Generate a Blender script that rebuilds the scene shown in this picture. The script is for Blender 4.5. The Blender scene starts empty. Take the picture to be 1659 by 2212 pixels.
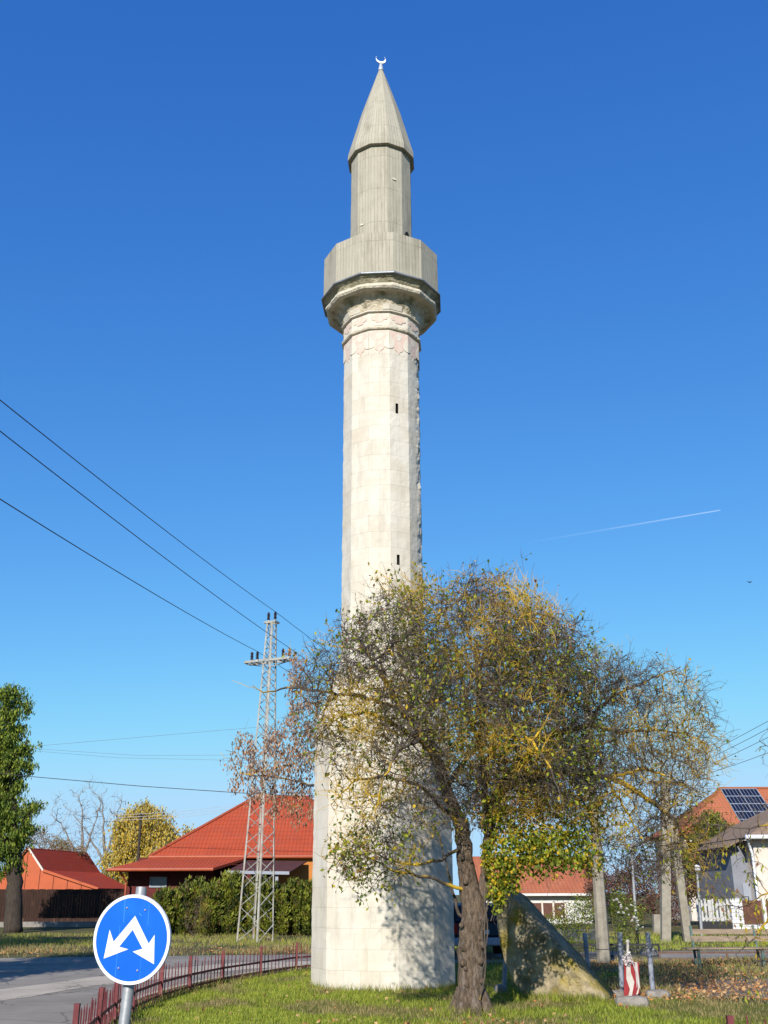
import bpy, math, random
import numpy as np
from math import radians, sin, cos, tan, pi, sqrt, atan2
from mathutils import Vector, noise as mnoise

scene = bpy.context.scene
C = scene.collection
# ------------------------------------------------------------------ camera
FPX, PITCH, ROLL, EYE = 2223.0, radians(20.4), radians(-.221), 1.65   # focal in units of a 1659 wide frame
cam_d = bpy.data.cameras.new('camera')
cam_d.sensor_fit = 'HORIZONTAL'; cam_d.sensor_width = 36.0
cam_d.lens = 36.0 * FPX / 1659.0
cam_d.clip_start = 0.1; cam_d.clip_end = 20000
cam = bpy.data.objects.new('camera', cam_d); C.objects.link(cam)
from mathutils import Matrix
cam.matrix_world = Matrix.Translation((0, 0, EYE)) @ Matrix.Rotation(radians(90) + PITCH, 4, 'X') @ Matrix.Rotation(ROLL, 4, 'Z')
scene.camera = cam
# ------------------------------------------------------------------ sky and sun
SUN_AZ = radians(14.0)      # sun stands behind the camera, this far to the left
SUN_EL = radians(28.0)
world = bpy.data.worlds.new('World'); scene.world = world; world.use_nodes = True
nt = world.node_tree; nt.nodes.clear()
sky = nt.nodes.new('ShaderNodeTexSky'); sky.sky_type = 'NISHITA'; sky.sun_disc = False
sky.sun_elevation = SUN_EL
sky.sun_rotation = pi + SUN_AZ
sky.altitude = 0; sky.air_density = 1.0; sky.dust_density = 0.0; sky.ozone_density = 3.0
# film response of the clear autumn sky: per channel contrast and a soft shoulder towards the horizon
EXPO = 0.5
BGS = 0.13
sep = nt.nodes.new('ShaderNodeSeparateColor'); com = nt.nodes.new('ShaderNodeCombineColor')
nt.links.new(sky.outputs[0], sep.inputs[0])
def mnode(op, a, b, c=None):
    n = nt.nodes.new('ShaderNodeMath'); n.operation = op
    for i, v in enumerate((a, b, c)):
        if v is None: continue
        if hasattr(v, 'links'): nt.links.new(v, n.inputs[i])
        else: n.inputs[i].default_value = v
    return n.outputs[0]
kx = 1 / (BGS * 2 ** EXPO)
for i, (g_, a_, top) in enumerate(((1.24, .055, .45), (.93, .134, .725), (.54, .352, .985))):
    v = mnode('MULTIPLY', mnode('POWER', sep.outputs[i], g_), a_ * kx)
    v = mnode('SMOOTH_MIN', v, top * kx, .2 * kx)
    nt.links.new(v, com.inputs[i])
bg = nt.nodes.new('ShaderNodeBackground'); bg.inputs[1].default_value = BGS
wo = nt.nodes.new('ShaderNodeOutputWorld')
nt.links.new(com.outputs[0], bg.inputs[0]); nt.links.new(bg.outputs[0], wo.inputs[0])
sun_d = bpy.data.lights.new('sun', 'SUN'); sun_d.energy = 5.0; sun_d.angle = radians(.53); sun_d.color = (1, .94, .85)
sun = bpy.data.objects.new('sun', sun_d); C.objects.link(sun)
trav = Vector((sin(SUN_AZ) * cos(SUN_EL), cos(SUN_AZ) * cos(SUN_EL), -sin(SUN_EL)))
sun.rotation_euler = trav.to_track_quat('-Z', 'Y').to_euler()
scene.view_settings.view_transform = 'Standard'; scene.view_settings.look = 'None'
scene.view_settings.exposure = EXPO; scene.view_settings.gamma = 1.0; scene.view_settings.use_curve_mapping = False
scene.cycles.max_bounces = 6; scene.cycles.transparent_max_bounces = 12

# ------------------------------------------------------------------ surveying helpers
def ray(x, y):
    X = x - 829.5; Y = 1106 - y
    X, Y = X * cos(ROLL) - Y * sin(ROLL), X * sin(ROLL) + Y * cos(ROLL)
    return np.array([X, FPX * cos(PITCH) - Y * sin(PITCH), FPX * sin(PITCH) + Y * cos(PITCH)]) / FPX
def gp(x, y, h=0.0):
    r = ray(x, y); t = (h - EYE) / r[2]; return Vector(r * t + np.array([0, 0, EYE]))
def at(x, y, Y):
    r = ray(x, y); return Vector(r * Y / r[1] + np.array([0, 0, EYE]))
def mpp(Y, h=2.0):
    return (Y * cos(PITCH) + (h - EYE) * sin(PITCH)) / FPX

# ------------------------------------------------------------------ object helpers
WLOC = {}
def tag(o, label=None, cat=None, group=None, kind=None):
    if label: o['label'] = label
    if cat: o['category'] = cat
    if group: o['group'] = group
    if kind: o['kind'] = kind
    return o
def thing(name, label, cat, loc=(0, 0, 0), group=None):
    o = bpy.data.objects.new(name, None); o.empty_display_size = .2
    C.objects.link(o); o.location = loc; WLOC[o] = Vector(loc)
    return tag(o, label, cat, group)
def mk(name, V, F, mats, parent=None, mi=None, smooth=False, uv=None):
    """V (n,3) world coordinates, F list of faces or (m,k) array"""
    V = np.asarray(V, dtype=np.float64).reshape(-1, 3)
    off = WLOC[parent] if parent is not None else Vector((0, 0, 0))
    V = V - np.array(off)
    me = bpy.data.meshes.new(name)
    if isinstance(F, np.ndarray):
        m, k = F.shape
        me.vertices.add(len(V)); me.vertices.foreach_set('co', V.astype(np.float32).ravel())
        me.loops.add(m * k); me.loops.foreach_set('vertex_index', F.astype(np.int32).ravel())
        me.polygons.add(m); me.polygons.foreach_set('loop_start', np.arange(0, m * k, k, dtype=np.int32))
        me.polygons.foreach_set('loop_total', np.full(m, k, dtype=np.int32))
    else:
        me.from_pydata([tuple(v) for v in V], [], [tuple(f) for f in F])
    if not isinstance(mats, (list, tuple)): mats = [mats]
    for m_ in mats: me.materials.append(m_)
    if mi is not None: me.polygons.foreach_set('material_index', np.asarray(mi, dtype=np.int32))
    if uv is not None:
        l = me.uv_layers.new(name='UVMap'); l.data.foreach_set('uv', np.asarray(uv, dtype=np.float32).ravel())
    me.polygons.foreach_set('use_smooth', np.full(len(me.polygons), bool(smooth)))
    me.update(calc_edges=True); me.validate()
    o = bpy.data.objects.new(name, me); C.objects.link(o)
    if parent is not None: o.parent = parent
    WLOC[o] = off
    return o
class MB:
    def __init__(s): s.V = []; s.F = []; s.M = []
    def add(s, V, F, m=0):
        b = len(s.V); s.V += [tuple(v) for v in V]; s.F += [tuple(i + b for i in f) for f in F]; s.M += [m] * len(F); return s
    def box(s, c, d, rz=0, m=0, tilt=None):
        R = Matrix.Rotation(rz, 3, 'Z')
        if tilt is not None: R = R @ tilt
        V = [Vector(c) + R @ Vector((d[0] * x / 2, d[1] * y / 2, d[2] * z / 2)) for x in (-1, 1) for y in (-1, 1) for z in (-1, 1)]
        return s.add(V, [(0, 1, 3, 2), (4, 6, 7, 5), (0, 4, 5, 1), (2, 3, 7, 6), (0, 2, 6, 4), (1, 5, 7, 3)], m)
    def bar(s, a, b, w, h=None, m=0, up=(0, 0, 1)):
        a = Vector(a); b = Vector(b); d = b - a; h = h or w
        d.normalize(); u = Vector(up)
        if abs(d.dot(u)) > .98: u = Vector((0, 1, 0))
        x = d.cross(u).normalized(); y = x.cross(d)
        V = [p + x * w / 2 * sx + y * h / 2 * sy for p in (a, b) for sx, sy in ((-1, -1), (1, -1), (1, 1), (-1, 1))]
        return s.add(V, [(3, 2, 1, 0), (4, 5, 6, 7), (0, 1, 5, 4), (1, 2, 6, 5), (2, 3, 7, 6), (3, 0, 4, 7)], m)
    def tube(s, P, R, n=8, m=0, cap=True, jit=None):
        P = [Vector(p) for p in P]
        if not hasattr(R, '__len__'): R = [R] * len(P)
        V = []; F = []; prev = None
        for i, p in enumerate(P):
            d = (P[min(i + 1, len(P) - 1)] - P[max(i - 1, 0)]).normalized()
            if prev is None:
                u = Vector((0, 0, 1)) if abs(d.z) < .9 else Vector((1, 0, 0))
                x = d.cross(u).normalized()
            else:
                x = (prev - d * prev.dot(d)).normalized()
            prev = x; y = d.cross(x)
            for k in range(n):
                a = 2 * pi * k / n; r = R[i]
                q = p + (x * cos(a) + y * sin(a)) * r
                if jit: q = p + (x * cos(a) + y * sin(a)) * (r * jit(q))
                V.append(q)
        for i in range(len(P) - 1):
            for k in range(n):
                F.append((i * n + k, i * n + (k + 1) % n, (i + 1) * n + (k + 1) % n, (i + 1) * n + k))
        if cap: F += [tuple(range(n - 1, -1, -1)), tuple((len(P) - 1) * n + k for k in range(n))]
        return s.add(V, F, m)
    def cyl(s, a, b, r, n=12, m=0): return s.tube([a, b], r, n, m)
    def prism(s, pts, d, m=0):
        """pts: planar polygon (world), d: extrusion vector"""
        n = len(pts); d = Vector(d); P = [Vector(p) for p in pts]
        V = P + [p + d for p in P]
        F = [tuple(range(n)), tuple(range(2 * n - 1, n - 1, -1))] + [(i, i + n, (i + 1) % n + n, (i + 1) % n) for i in range(n)]
        return s.add(V, F, m)
    def build(s, name, mats, parent=None, smooth=False):
        return mk(name, s.V, s.F, mats, parent, mi=s.M, smooth=smooth)
def shade_auto(o, ang=40):
    me = o.data
    me.polygons.foreach_set('use_smooth', np.full(len(me.polygons), True))
    me.set_sharp_from_angle(angle=radians(ang)); return o
def copy_tree(src, delta, rz=0, sc=1.0, label=None):
    c = src.copy(); C.objects.link(c)
    c.location = Vector(src.location) + Vector(delta); c.rotation_euler = (0, 0, rz); c.scale = (sc, sc, sc)
    if label: c['label'] = label
    WLOC[c] = Vector(c.location)
    for ch in list(src.children):
        d = ch.copy(); C.objects.link(d); d.parent = c
        for g in list(ch.children):
            e = g.copy(); C.objects.link(e); e.parent = d
    return c

# ------------------------------------------------------------------ materials
ALB = .76      # all colours below are noted a little high; this brings them to measured albedos
def new_mat(name):
    m = bpy.data.materials.new(name); m.use_nodes = True
    t = m.node_tree; b = t.nodes['Principled BSDF']; return m, t, b
def N(t, ty, **k):
    n = t.nodes.new(ty)
    for a, v in k.items():
        if a in n.bl_rna.properties: setattr(n, a, v)
        else: n.inputs[a].default_value = v
    return n
def ramp(t, fac, stops):
    r = t.nodes.new('ShaderNodeValToRGB'); e = r.color_ramp.elements
    while len(e) < len(stops): e.new(.5)
    for i, (p, c) in enumerate(stops):
        e[i].position = p; e[i].color = (c[0] * ALB, c[1] * ALB, c[2] * ALB, 1) if hasattr(c, '__len__') else (c, c, c, 1)
    t.links.new(fac, r.inputs[0]); return r.outputs[0]
def mixc(t, fac, a, b, mode='MIX'):
    m = t.nodes.new('ShaderNodeMix'); m.data_type = 'RGBA'; m.blend_type = mode
    for s_, v in ((0, fac), (6, a), (7, b)):
        if hasattr(v, 'is_linked'): t.links.new(v, m.inputs[s_])
        elif hasattr(v, '__len__'): m.inputs[s_].default_value = (v[0] * ALB, v[1] * ALB, v[2] * ALB, 1)
        else: m.inputs[s_].default_value = v
    return m.outputs[2]
def noise_out(t, vec, scale, detail=4, rough=.55, dist=0):
    n = N(t, 'ShaderNodeTexNoise', Scale=scale, Detail=detail, Roughness=rough, Distortion=dist)
    if vec is not None: t.links.new(vec, n.inputs['Vector'])
    return n.outputs[0]
def bump(t, b, h, dist=.01, strength=1.0):
    n = N(t, 'ShaderNodeBump', Strength=strength, Distance=dist); t.links.new(h, n.inputs['Height']); t.links.new(n.outputs[0], b.inputs['Normal'])
def mat(name, a, b_=None, scale=6, rough=.75, bmp=0, spec=.3, metal=0, detail=5, lo=.35, hi=.65, c3=None, s3=1.2, lo3=.55, hi3=.7, stretch=None):
    m, t, b = new_mat(name)
    b.inputs['Roughness'].default_value = rough; b.inputs['Specular IOR Level'].default_value = spec; b.inputs['Metallic'].default_value = metal
    tc = N(t, 'ShaderNodeTexCoord'); vec = tc.outputs['Object']
    if stretch:
        mp = N(t, 'ShaderNodeMapping'); mp.inputs['Scale'].default_value = stretch; t.links.new(vec, mp.inputs[0]); vec = mp.outputs[0]
    b_ = b_ or tuple(x * .75 for x in a)
    n1 = noise_out(t, vec, scale, detail)
    col = ramp(t, n1, [(lo, a), (hi, b_)])
    if c3:
        n2 = noise_out(t, vec, s3, 3)
        col = mixc(t, ramp(t, n2, [(lo3, 0), (hi3, 1)]), col, c3)
    t.links.new(col, b.inputs['Base Color'])
    if bmp: bump(t, b, noise_out(t, vec, scale * 2.5, 6), bmp)
    return m
def leaf_mat(name, c, tr=.45, rough=.55, var=.3):
    m, t, b = new_mat(name)
    tc = N(t, 'ShaderNodeTexCoord')
    n1 = noise_out(t, tc.outputs['Object'], 7, 2)
    col = ramp(t, n1, [(.3, tuple(x * (1 - var) for x in c)), (.7, tuple(min(1, x * (1 + var)) for x in c))])
    t.links.new(col, b.inputs['Base Color']); b.inputs['Roughness'].default_value = rough; b.inputs['Specular IOR Level'].default_value = .25
    tl = N(t, 'ShaderNodeBsdfTranslucent'); t.links.new(col, tl.inputs[0])
    mx = N(t, 'ShaderNodeMixShader'); mx.inputs[0].default_value = tr
    out = t.nodes['Material Output']
    t.links.new(b.outputs[0], mx.inputs[1]); t.links.new(tl.outputs[0], mx.inputs[2]); t.links.new(mx.outputs[0], out.inputs[0])
    return m

def stone_mat():
    m, t, b = new_mat('limestone')
    b.inputs['Roughness'].default_value = .92; b.inputs['Specular IOR Level'].default_value = .15
    uv = N(t, 'ShaderNodeUVMap'); tc = N(t, 'ShaderNodeTexCoord'); ob = tc.outputs['Object']
    wob = noise_out(t, ob, 1.7, 3)
    add = N(t, 'ShaderNodeMixRGB', blend_type='ADD'); add.inputs[0].default_value = .03
    t.links.new(uv.outputs[0], add.inputs[1]); t.links.new(wob, add.inputs[2])
    br = N(t, 'ShaderNodeTexBrick', offset=.5, squash=.7, squash_frequency=3)
    for k, v in dict(Scale=1.0).items(): br.inputs[k].default_value = v
    br.inputs['Mortar Size'].default_value = .0045; br.inputs['Mortar Smooth'].default_value = .6; br.inputs['Bias'].default_value = -.1
    br.inputs['Brick Width'].default_value = .52; br.inputs['Row Height'].default_value = .36
    br.inputs['Color1'].default_value = (.70, .645, .54, 1); br.inputs['Color2'].default_value = (.61, .545, .435, 1); br.inputs['Mortar'].default_value = (.57, .515, .42, 1)
    t.links.new(add.outputs[0], br.inputs['Vector'])
    plaster = noise_out(t, ob, 1.1, 5, .6)
    col = mixc(t, ramp(t, plaster, [(.40, .05), (.62, .8)]), br.outputs[0], (.72, .68, .595))
    st = N(t, 'ShaderNodeMapping'); st.inputs['Scale'].default_value = (3, 3, .7); t.links.new(ob, st.inputs[0])
    grime = noise_out(t, st.outputs[0], 1.3, 7, .68)
    col = mixc(t, ramp(t, grime, [(.50, 0), (.72, .55)]), col, (.43, .385, .30))
    och = noise_out(t, ob, .8, 4)
    col = mixc(t, ramp(t, och, [(.55, 0), (.75, .3)]), col, (.66, .52, .32))
    spot = noise_out(t, ob, 17, 4, .7)
    col = mixc(t, ramp(t, spot, [(.62, 0), (.74, .38)]), col, (.33, .30, .25))
    t.links.new(col, b.inputs['Base Color'])
    hh = mixc(t, .35, br.outputs['Fac'], noise_out(t, ob, 14, 7, .7))
    inv = N(t, 'ShaderNodeInvert'); t.links.new(hh, inv.inputs[1])
    bump(t, b, inv.outputs[0], .009, .6)
    return m
def concrete_mat(name='board_marked_concrete', a=(.50, .465, .375), b_=(.38, .35, .275), joint=True, bw=.085):
    m, t, b = new_mat(name)
    b.inputs['Roughness'].default_value = .95; b.inputs['Specular IOR Level'].default_value = .12
    uv = N(t, 'ShaderNodeUVMap'); tc = N(t, 'ShaderNodeTexCoord'); ob = tc.outputs['Object']
    sp = N(t, 'ShaderNodeSeparateXYZ'); t.links.new(uv.outputs[0], sp.inputs[0])
    cb = N(t, 'ShaderNodeCombineXYZ'); t.links.new(sp.outputs[1], cb.inputs[0]); t.links.new(sp.outputs[0], cb.inputs[1])
    br = N(t, 'ShaderNodeTexBrick', offset=0.0, squash=1.0)
    br.inputs['Scale'].default_value = 1; br.inputs['Mortar Size'].default_value = .00455; br.inputs['Mortar Smooth'].default_value = .3
    br.inputs['Brick Width'].default_value = .985; br.inputs['Row Height'].default_value = bw; br.inputs['Bias'].default_value = 0
    br.inputs['Color1'].default_value = (*a, 1); br.inputs['Color2'].default_value = (a[0] * .86, a[1] * .86, a[2] * .84, 1); br.inputs['Mortar'].default_value = (a[0] * .42, a[1] * .39, a[2] * .33, 1)
    mp = N(t, 'ShaderNodeMapping'); mp.inputs['Location'].default_value = (-.28, .01, 0); t.links.new(cb.outputs[0], mp.inputs[0]); t.links.new(mp.outputs[0], br.inputs['Vector'])
    st = N(t, 'ShaderNodeMapping'); st.inputs['Scale'].default_value = (9, 9, .9); t.links.new(ob, st.inputs[0])
    breakup = noise_out(t, st.outputs[0], 1.6, 5, .65)
    plain = mixc(t, ramp(t, noise_out(t, ob, 3, 6, .7), [(.3, 0), (.7, 1)]), a, b_)
    col = mixc(t, ramp(t, breakup, [(.40, .1), (.56, .95)]), plain, br.outputs[0])
    stn = N(t, 'ShaderNodeMapping'); stn.inputs['Scale'].default_value = (2.2, 2.2, .35); t.links.new(ob, stn.inputs[0])
    col = mixc(t, ramp(t, noise_out(t, stn.outputs[0], 1.5, 6, .7), [(.50, 0), (.70, .55)]), col, (.20, .18, .125))
    fine = noise_out(t, ob, 40, 4, .7)
    col = mixc(t, ramp(t, fine, [(.55, 0), (.75, .35)]), col, (b_[0] * .6, b_[1] * .6, b_[2] * .55))
    t.links.new(col, b.inputs['Base Color'])
    bump(t, b, mixc(t, .5, br.outputs['Fac'], fine), -.008, .7)
    return m

M = {}
M['stone'] = stone_mat()
M['concrete'] = concrete_mat()
M['rubble'] = mat('weathered_moulding_stone', (.68, .60, .46), (.50, .43, .31), 7, .95, .03, lo=.38, hi=.62, c3=(.24, .22, .13), s3=3, lo3=.52, hi3=.68)
M['torus'] = mat('pale_torus_stone', (.76, .69, .55), (.62, .55, .42), 9, .95, .02, c3=(.34, .31, .22), s3=5, lo3=.58, hi3=.72)
M['mossy'] = mat('grey_green_cornice_stone', (.42, .38, .27), (.24, .22, .14), 8, .95, .03, c3=(.60, .54, .40), s3=3, lo3=.55, hi3=.68)
M['trim'] = mat('white_limestone', (.72, .675, .58), (.67, .6, .48), 8, .9, .006)
M['pink'] = mat('faded_pink_paint', (.70, .52, .43), (.73, .62, .52), 11, .9, .004, lo=.42, hi=.66)
M['flash'] = mat('zinc_flashing', (.30, .33, .36), (.2, .22, .24), 5, .5, 0, metal=.3)
M['dark'] = mat('dark_void', (.015, .013, .012), (.01, .01, .01), 4, .9)
M['white_metal'] = mat('pale_metal', (.7, .72, .74), (.6, .62, .64), 5, .35, 0, metal=.4)

# ================================================================== GROUND
def ground_mat(name, lush, dry, dirt, s1=.9, dirt_lo=.5, dirt_hi=.62, lush_lo=.42, lush_hi=.6, bm=.03):
    m, t, b = new_mat(name); b.inputs['Roughness'].default_value = .97; b.inputs['Specular IOR Level'].default_value = .08
    tc = N(t, 'ShaderNodeTexCoord'); ob = tc.outputs['Object']
    a = noise_out(t, ob, s1, 6, .65); c = noise_out(t, ob, 9, 6, .75); d = noise_out(t, ob, .55, 5, .6)
    col = mixc(t, ramp(t, a, [(lush_lo, 0), (lush_hi, 1)]), lush, dry)
    col = mixc(t, ramp(t, d, [(dirt_lo, 0), (dirt_hi, 1)]), col, dirt)
    col = mixc(t, ramp(t, c, [(.35, 0), (.75, .7)]), col, tuple(x * .45 for x in lush))
    t.links.new(col, b.inputs['Base Color']); bump(t, b, c, bm); return m
M['ground'] = ground_mat('verge_ground', (.10, .12, .035), (.21, .17, .085), (.20, .135, .08))
M['lawn'] = ground_mat('lawn_soil', (.17, .20, .03), (.21, .20, .05), (.17, .12, .06), dirt_lo=.56, dirt_hi=.7)
def asphalt_mat(name, a, b_, crack=True):
    m, t, b = new_mat(name); b.inputs['Roughness'].default_value = .97; b.inputs['Specular IOR Level'].default_value = .03
    tc = N(t, 'ShaderNodeTexCoord'); ob = tc.outputs['Object']
    n = noise_out(t, ob, .6, 5, .6); f = noise_out(t, ob, 60, 3, .8); v = N(t, 'ShaderNodeTexVoronoi', feature='DISTANCE_TO_EDGE', Scale=.7); 
    wob = N(t, 'ShaderNodeMixRGB', blend_type='ADD'); wob.inputs[0].default_value = .35; t.links.new(ob, wob.inputs[1]); t.links.new(noise_out(t, ob, 1.5, 4), wob.inputs[2]); t.links.new(wob.outputs[0], v.inputs['Vector'])
    col = mixc(t, ramp(t, n, [(.35, 0), (.65, 1)]), a, b_)
    col = mixc(t, ramp(t, f, [(.4, 0), (.7, .5)]), col, tuple(x * .55 for x in a))
    if crack: col = mixc(t, ramp(t, v.outputs[0], [(.0, .7), (.012, 0)]), col, (.05, .05, .05))
    t.links.new(col, b.inputs['Base Color']); bump(t, b, f, .006); return m
M['road'] = asphalt_mat('worn_asphalt', (.40, .36, .31), (.28, .255, .22))
M['band'] = asphalt_mat('pale_worn_concrete_strip', (.66, .58, .47), (.50, .44, .36))
M['path'] = asphalt_mat('broken_grey_path', (.28, .235, .19), (.22, .18, .14), False)

def sheet(name, pts, z, m, nsub=0):
    o = mk(name, [(p[0], p[1], z) for p in pts], [tuple(range(len(pts)))], m)
    return tag(o, kind='structure')
mk_g = mk('ground', [(-3000, -200, 0), (3000, -200, 0), (3000, 4000, 0), (-3000, 4000, 0)], [(0, 1, 2, 3)], M['ground']); tag(mk_g, kind='structure')
FENCE = [(-2.9, 9.6), (-3.15, 11.6), (-3.42, 13.55), (-3.62, 15.2), (-3.76, 16.9), (-3.74, 18.8), (-3.55, 20.5), (-3.22, 22.3), (-2.68, 24.05), (-2.07, 25.85), (-1.0, 27.3), (.3, 28.2)]
lawn_pts = [(x + .12, y) for x, y in FENCE] + [(2.2, 28.0), (4.2, 26.2), (5.6, 24.0), (3.8, 21.6), (3.2, 20.6), (4.2, 19.2), (6.5, 17.6), (9.5, 16.6), (12, 15), (8, 7), (0, 6)]
sheet('lawn', lawn_pts, .008, M['lawn'])
# road curving round the lawn
def offs(d):
    out = []
    for i, p in enumerate(FENCE):
        a = Vector(FENCE[max(i - 1, 0)]); b = Vector(FENCE[min(i + 1, len(FENCE) - 1)]); t_ = (b - a).normalized()
        out.append((p[0] - t_.y * d, p[1] + t_.x * d))
    return out
inner = offs(.35)
road_out = [(-60, 27.5), (-24, 29.8), (-14, 31.3), (-9, 32.2), (-5.5, 32.7), (-1.5, 33.2), (2, 33.6), (8, 34.2), (40, 37)]
sheet('road', [(-30, 6), (-3.3, 6)] + inner + [(2.4, 28.9), (5.2, 29.2), (12, 29.8), (40, 31.5)] + road_out[::-1][:1] + road_out[::-1][1:], .004, M['road'])
# pale worn band across the asphalt
bo = [gp(-40, 2143), gp(60, 2131), gp(130, 2122), gp(206, 2111), gp(300, 2102), gp(400, 2090), gp(520, 2080), gp(670, 2077)]
bi = [gp(-40, 2168), gp(60, 2155), gp(120, 2144), gp(200, 2131), gp(290, 2124), gp(400, 2107), gp(540, 2094), gp(670, 2087)]
sheet('pavement', [p[:2] for p in bo] + [p[:2] for p in bi[::-1]], .009, M['band'])
kb = MB()
ki = offs(.22); ko = offs(.34)
for i in range(len(ki) - 1):
    V = [(*ki[i], 0), (*ki[i + 1], 0), (*ko[i + 1], 0), (*ko[i], 0), (*ki[i], .1), (*ki[i + 1], .1), (*ko[i + 1], .1), (*ko[i], .1)]
    kb.add(V, [(4, 5, 6, 7), (0, 1, 5, 4), (2, 3, 7, 6)])
tag(kb.build('kerb', M['band']), kind='structure')
sheet('path', [(5.2, 21.6), (6.6, 22.8), (10, 24), (18, 24.5), (18, 20.8), (11, 19.2), (7.6, 18.6), (5.4, 19.1)], .005, M['path'])

# ================================================================== MINARET
TX, TY, TH0 = -.038, 21.79, radians(11.2)
def loft(name, prof, m, parent, sub=1, amp=0.0, hstep=None, n=12, us=None, hole=None, seed=0, rough_corner=None, caps=True, th0=None):
    """12 sided loft round the tower axis; prof = [(h, R)]; uv = arc length, height"""
    th0 = TH0 if th0 is None else th0
    hs_ = []
    for (h0, r0), (h1, r1) in zip(prof[:-1], prof[1:]):
        k = max(1, int(round(math.hypot(h1 - h0, r1 - r0) / hstep))) if hstep else 1
        for i in range(k): hs_.append((h0 + (h1 - h0) * i / k, r0 + (r1 - r0) * i / k))
    hs_.append(prof[-1])
    if hole:
        for (hk, ha, hb) in hole:
            hs_ = [q for q in hs_ if min(abs(q[0] - ha), abs(q[0] - hb)) > .025]
            rr = np.interp([ha, hb], [q[0] for q in prof], [q[1] for q in prof])
            hs_ += [(ha, rr[0]), (hb, rr[1])]
        hs_.sort()
    us = us or [i / sub for i in range(sub)]
    V = []; W = n * len(us); arc = []
    for h, r in hs_:
        for k in range(n):
            a0 = th0 + 2 * pi * k / n; a1 = a0 + 2 * pi / n
            p0 = Vector((sin(a0), -cos(a0))) * r; p1 = Vector((sin(a1), -cos(a1))) * r
            for u in us:
                p = p0.lerp(p1, u); q = Vector((TX + p.x, TY + p.y, h))
                if amp:
                    d = Vector((p.x, p.y, 0)).normalized()
                    nv = mnoise.fractal(q * 5.5 + Vector((seed, 0, 0)), .9, 2, 4)
                    am = amp
                    if u == 0 and amp:
                        am *= 1.6; nv -= .25
                    if rough_corner:
                        aa = (math.degrees(atan2(p.x, -p.y)))
                        if rough_corner[0] < aa < rough_corner[1]: am *= rough_corner[2]; nv -= .25
                    q += d * nv * am
                V.append(q)
    ul = 2 * prof[0][1] * sin(pi / n)
    F = []; UV = []
    nus = len(us); uex = list(us) + [1.0]
    for j in range(len(hs_) - 1):
        rm = (hs_[j][1] + hs_[j + 1][1]) / 2; sl = 2 * max(r for _, r in prof) * sin(pi / n)
        for k in range(n):
            for i in range(nus):
                if hole and any(k == hk and i == 2 and abs(hs_[j][0] - ha) < 1e-6 for hk, ha, hb in hole):
                    continue
                if hole and any(k == hk and i == 2 and ha - 1e-6 <= hs_[j][0] < hb - 1e-6 for hk, ha, hb in hole):
                    continue
                c = k * nus + i; c2 = (c + 1) % W
                F.append((j * W + c, j * W + c2, (j + 1) * W + c2, (j + 1) * W + c))
                u0 = (k + uex[i]) * sl; u1 = (k + uex[i + 1]) * sl
                UV += [(u0, hs_[j][0]), (u1, hs_[j][0]), (u1, hs_[j + 1][0]), (u0, hs_[j + 1][0])]
    if caps:
        for ring, rev in ((0, True), (len(hs_) - 1, False)):
            f = [ring * W + c for c in range(W)]
            if rev: f = f[::-1]
            F.append(tuple(f)); UV += [(V[i][0], V[i][1]) for i in f]
    return mk(name, V, F, m, parent, uv=UV)
minaret = thing('minaret', 'tall pale twelve-sided stone minaret with balcony, concrete spire and crescent', 'minaret', (TX, TY, 0))
# the old masonry
loft('base', [(-.1, 1.425), (4.75, 1.43), (5.05, 1.39), (5.6, 1.18), (6.15, .95), (6.32, .915)], M['stone'], minaret, sub=5, amp=.008, hstep=.12, seed=3, rough_corner=(85, 110, 1.5))
US = [0, .15, .31, .455, .62, .81]
SH0, SH1 = 6.30, 13.93
shaft = loft('shaft', [(SH0, .91), (SH1, .912)], M['stone'], minaret, us=US, amp=.006, hstep=.07, seed=9, hole=[(0, 8.245, 8.475), (0, 11.82, 12.07)], rough_corner=(64, 108, 4.5), caps=False)
for ha, hb in ((8.245, 8.475), (11.82, 12.07)):
    a0 = TH0; a1 = TH0 + pi / 6; R_ = .912
    p0 = Vector((sin(a0), -cos(a0), 0)) * R_; p1 = Vector((sin(a1), -cos(a1), 0)) * R_
    A = p0.lerp(p1, .31); B = p0.lerp(p1, .455); nrm = (p0 + p1).normalized() * -.32; o_ = Vector((TX, TY, 0))
    A = A + nrm * .01; B = B + nrm * .01
    V = [o_ + A + Vector((0, 0, ha)), o_ + B + Vector((0, 0, ha)), o_ + B + Vector((0, 0, hb)), o_ + A + Vector((0, 0, hb))]
    A2, B2 = A.lerp(B, .02) + nrm, B + nrm
    V += [o_ + A2 + Vector((0, 0, ha)), o_ + B2 + Vector((0, 0, ha)), o_ + B2 + Vector((0, 0, hb - .03)), o_ + A2 + Vector((0, 0, hb - .03))]
    w = mk('window_slit', V, [(4, 5, 6, 7), (0, 1, 5, 4), (1, 2, 6, 5), (2, 3, 7, 6), (3, 0, 4, 7)], [M['rubble'], M['dark']], minaret, mi=[1, 0, 1, 1, 1])  # back, sides and top painted dark for the shade inside the slit
loft('collar_moulding', [(13.93, .91), (13.95, .96), (13.98, .978), (14.01, .972), (14.04, .93)], M['torus'], minaret, sub=8, amp=.008, hstep=.025, seed=2, rough_corner=(40, 110, 2.0))
loft('neck', [(14.05, .925), (14.385, .925)], M['trim'], minaret, sub=5, amp=.005, hstep=.06)
loft('collar_moulding', [(14.385, .93), (14.40, .985), (14.425, .985), (14.445, .95)], M['trim'], minaret, sub=5, amp=.008, hstep=.02, rough_corner=(40, 110, 2.0))
cap = loft('capital', [(14.44, .95), (14.55, .985), (14.64, 1.03), (14.72, 1.09), (14.775, 1.17), (14.795, 1.25)], M['rubble'], minaret, sub=12, amp=.026, hstep=.022, seed=5, caps=False)
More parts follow.
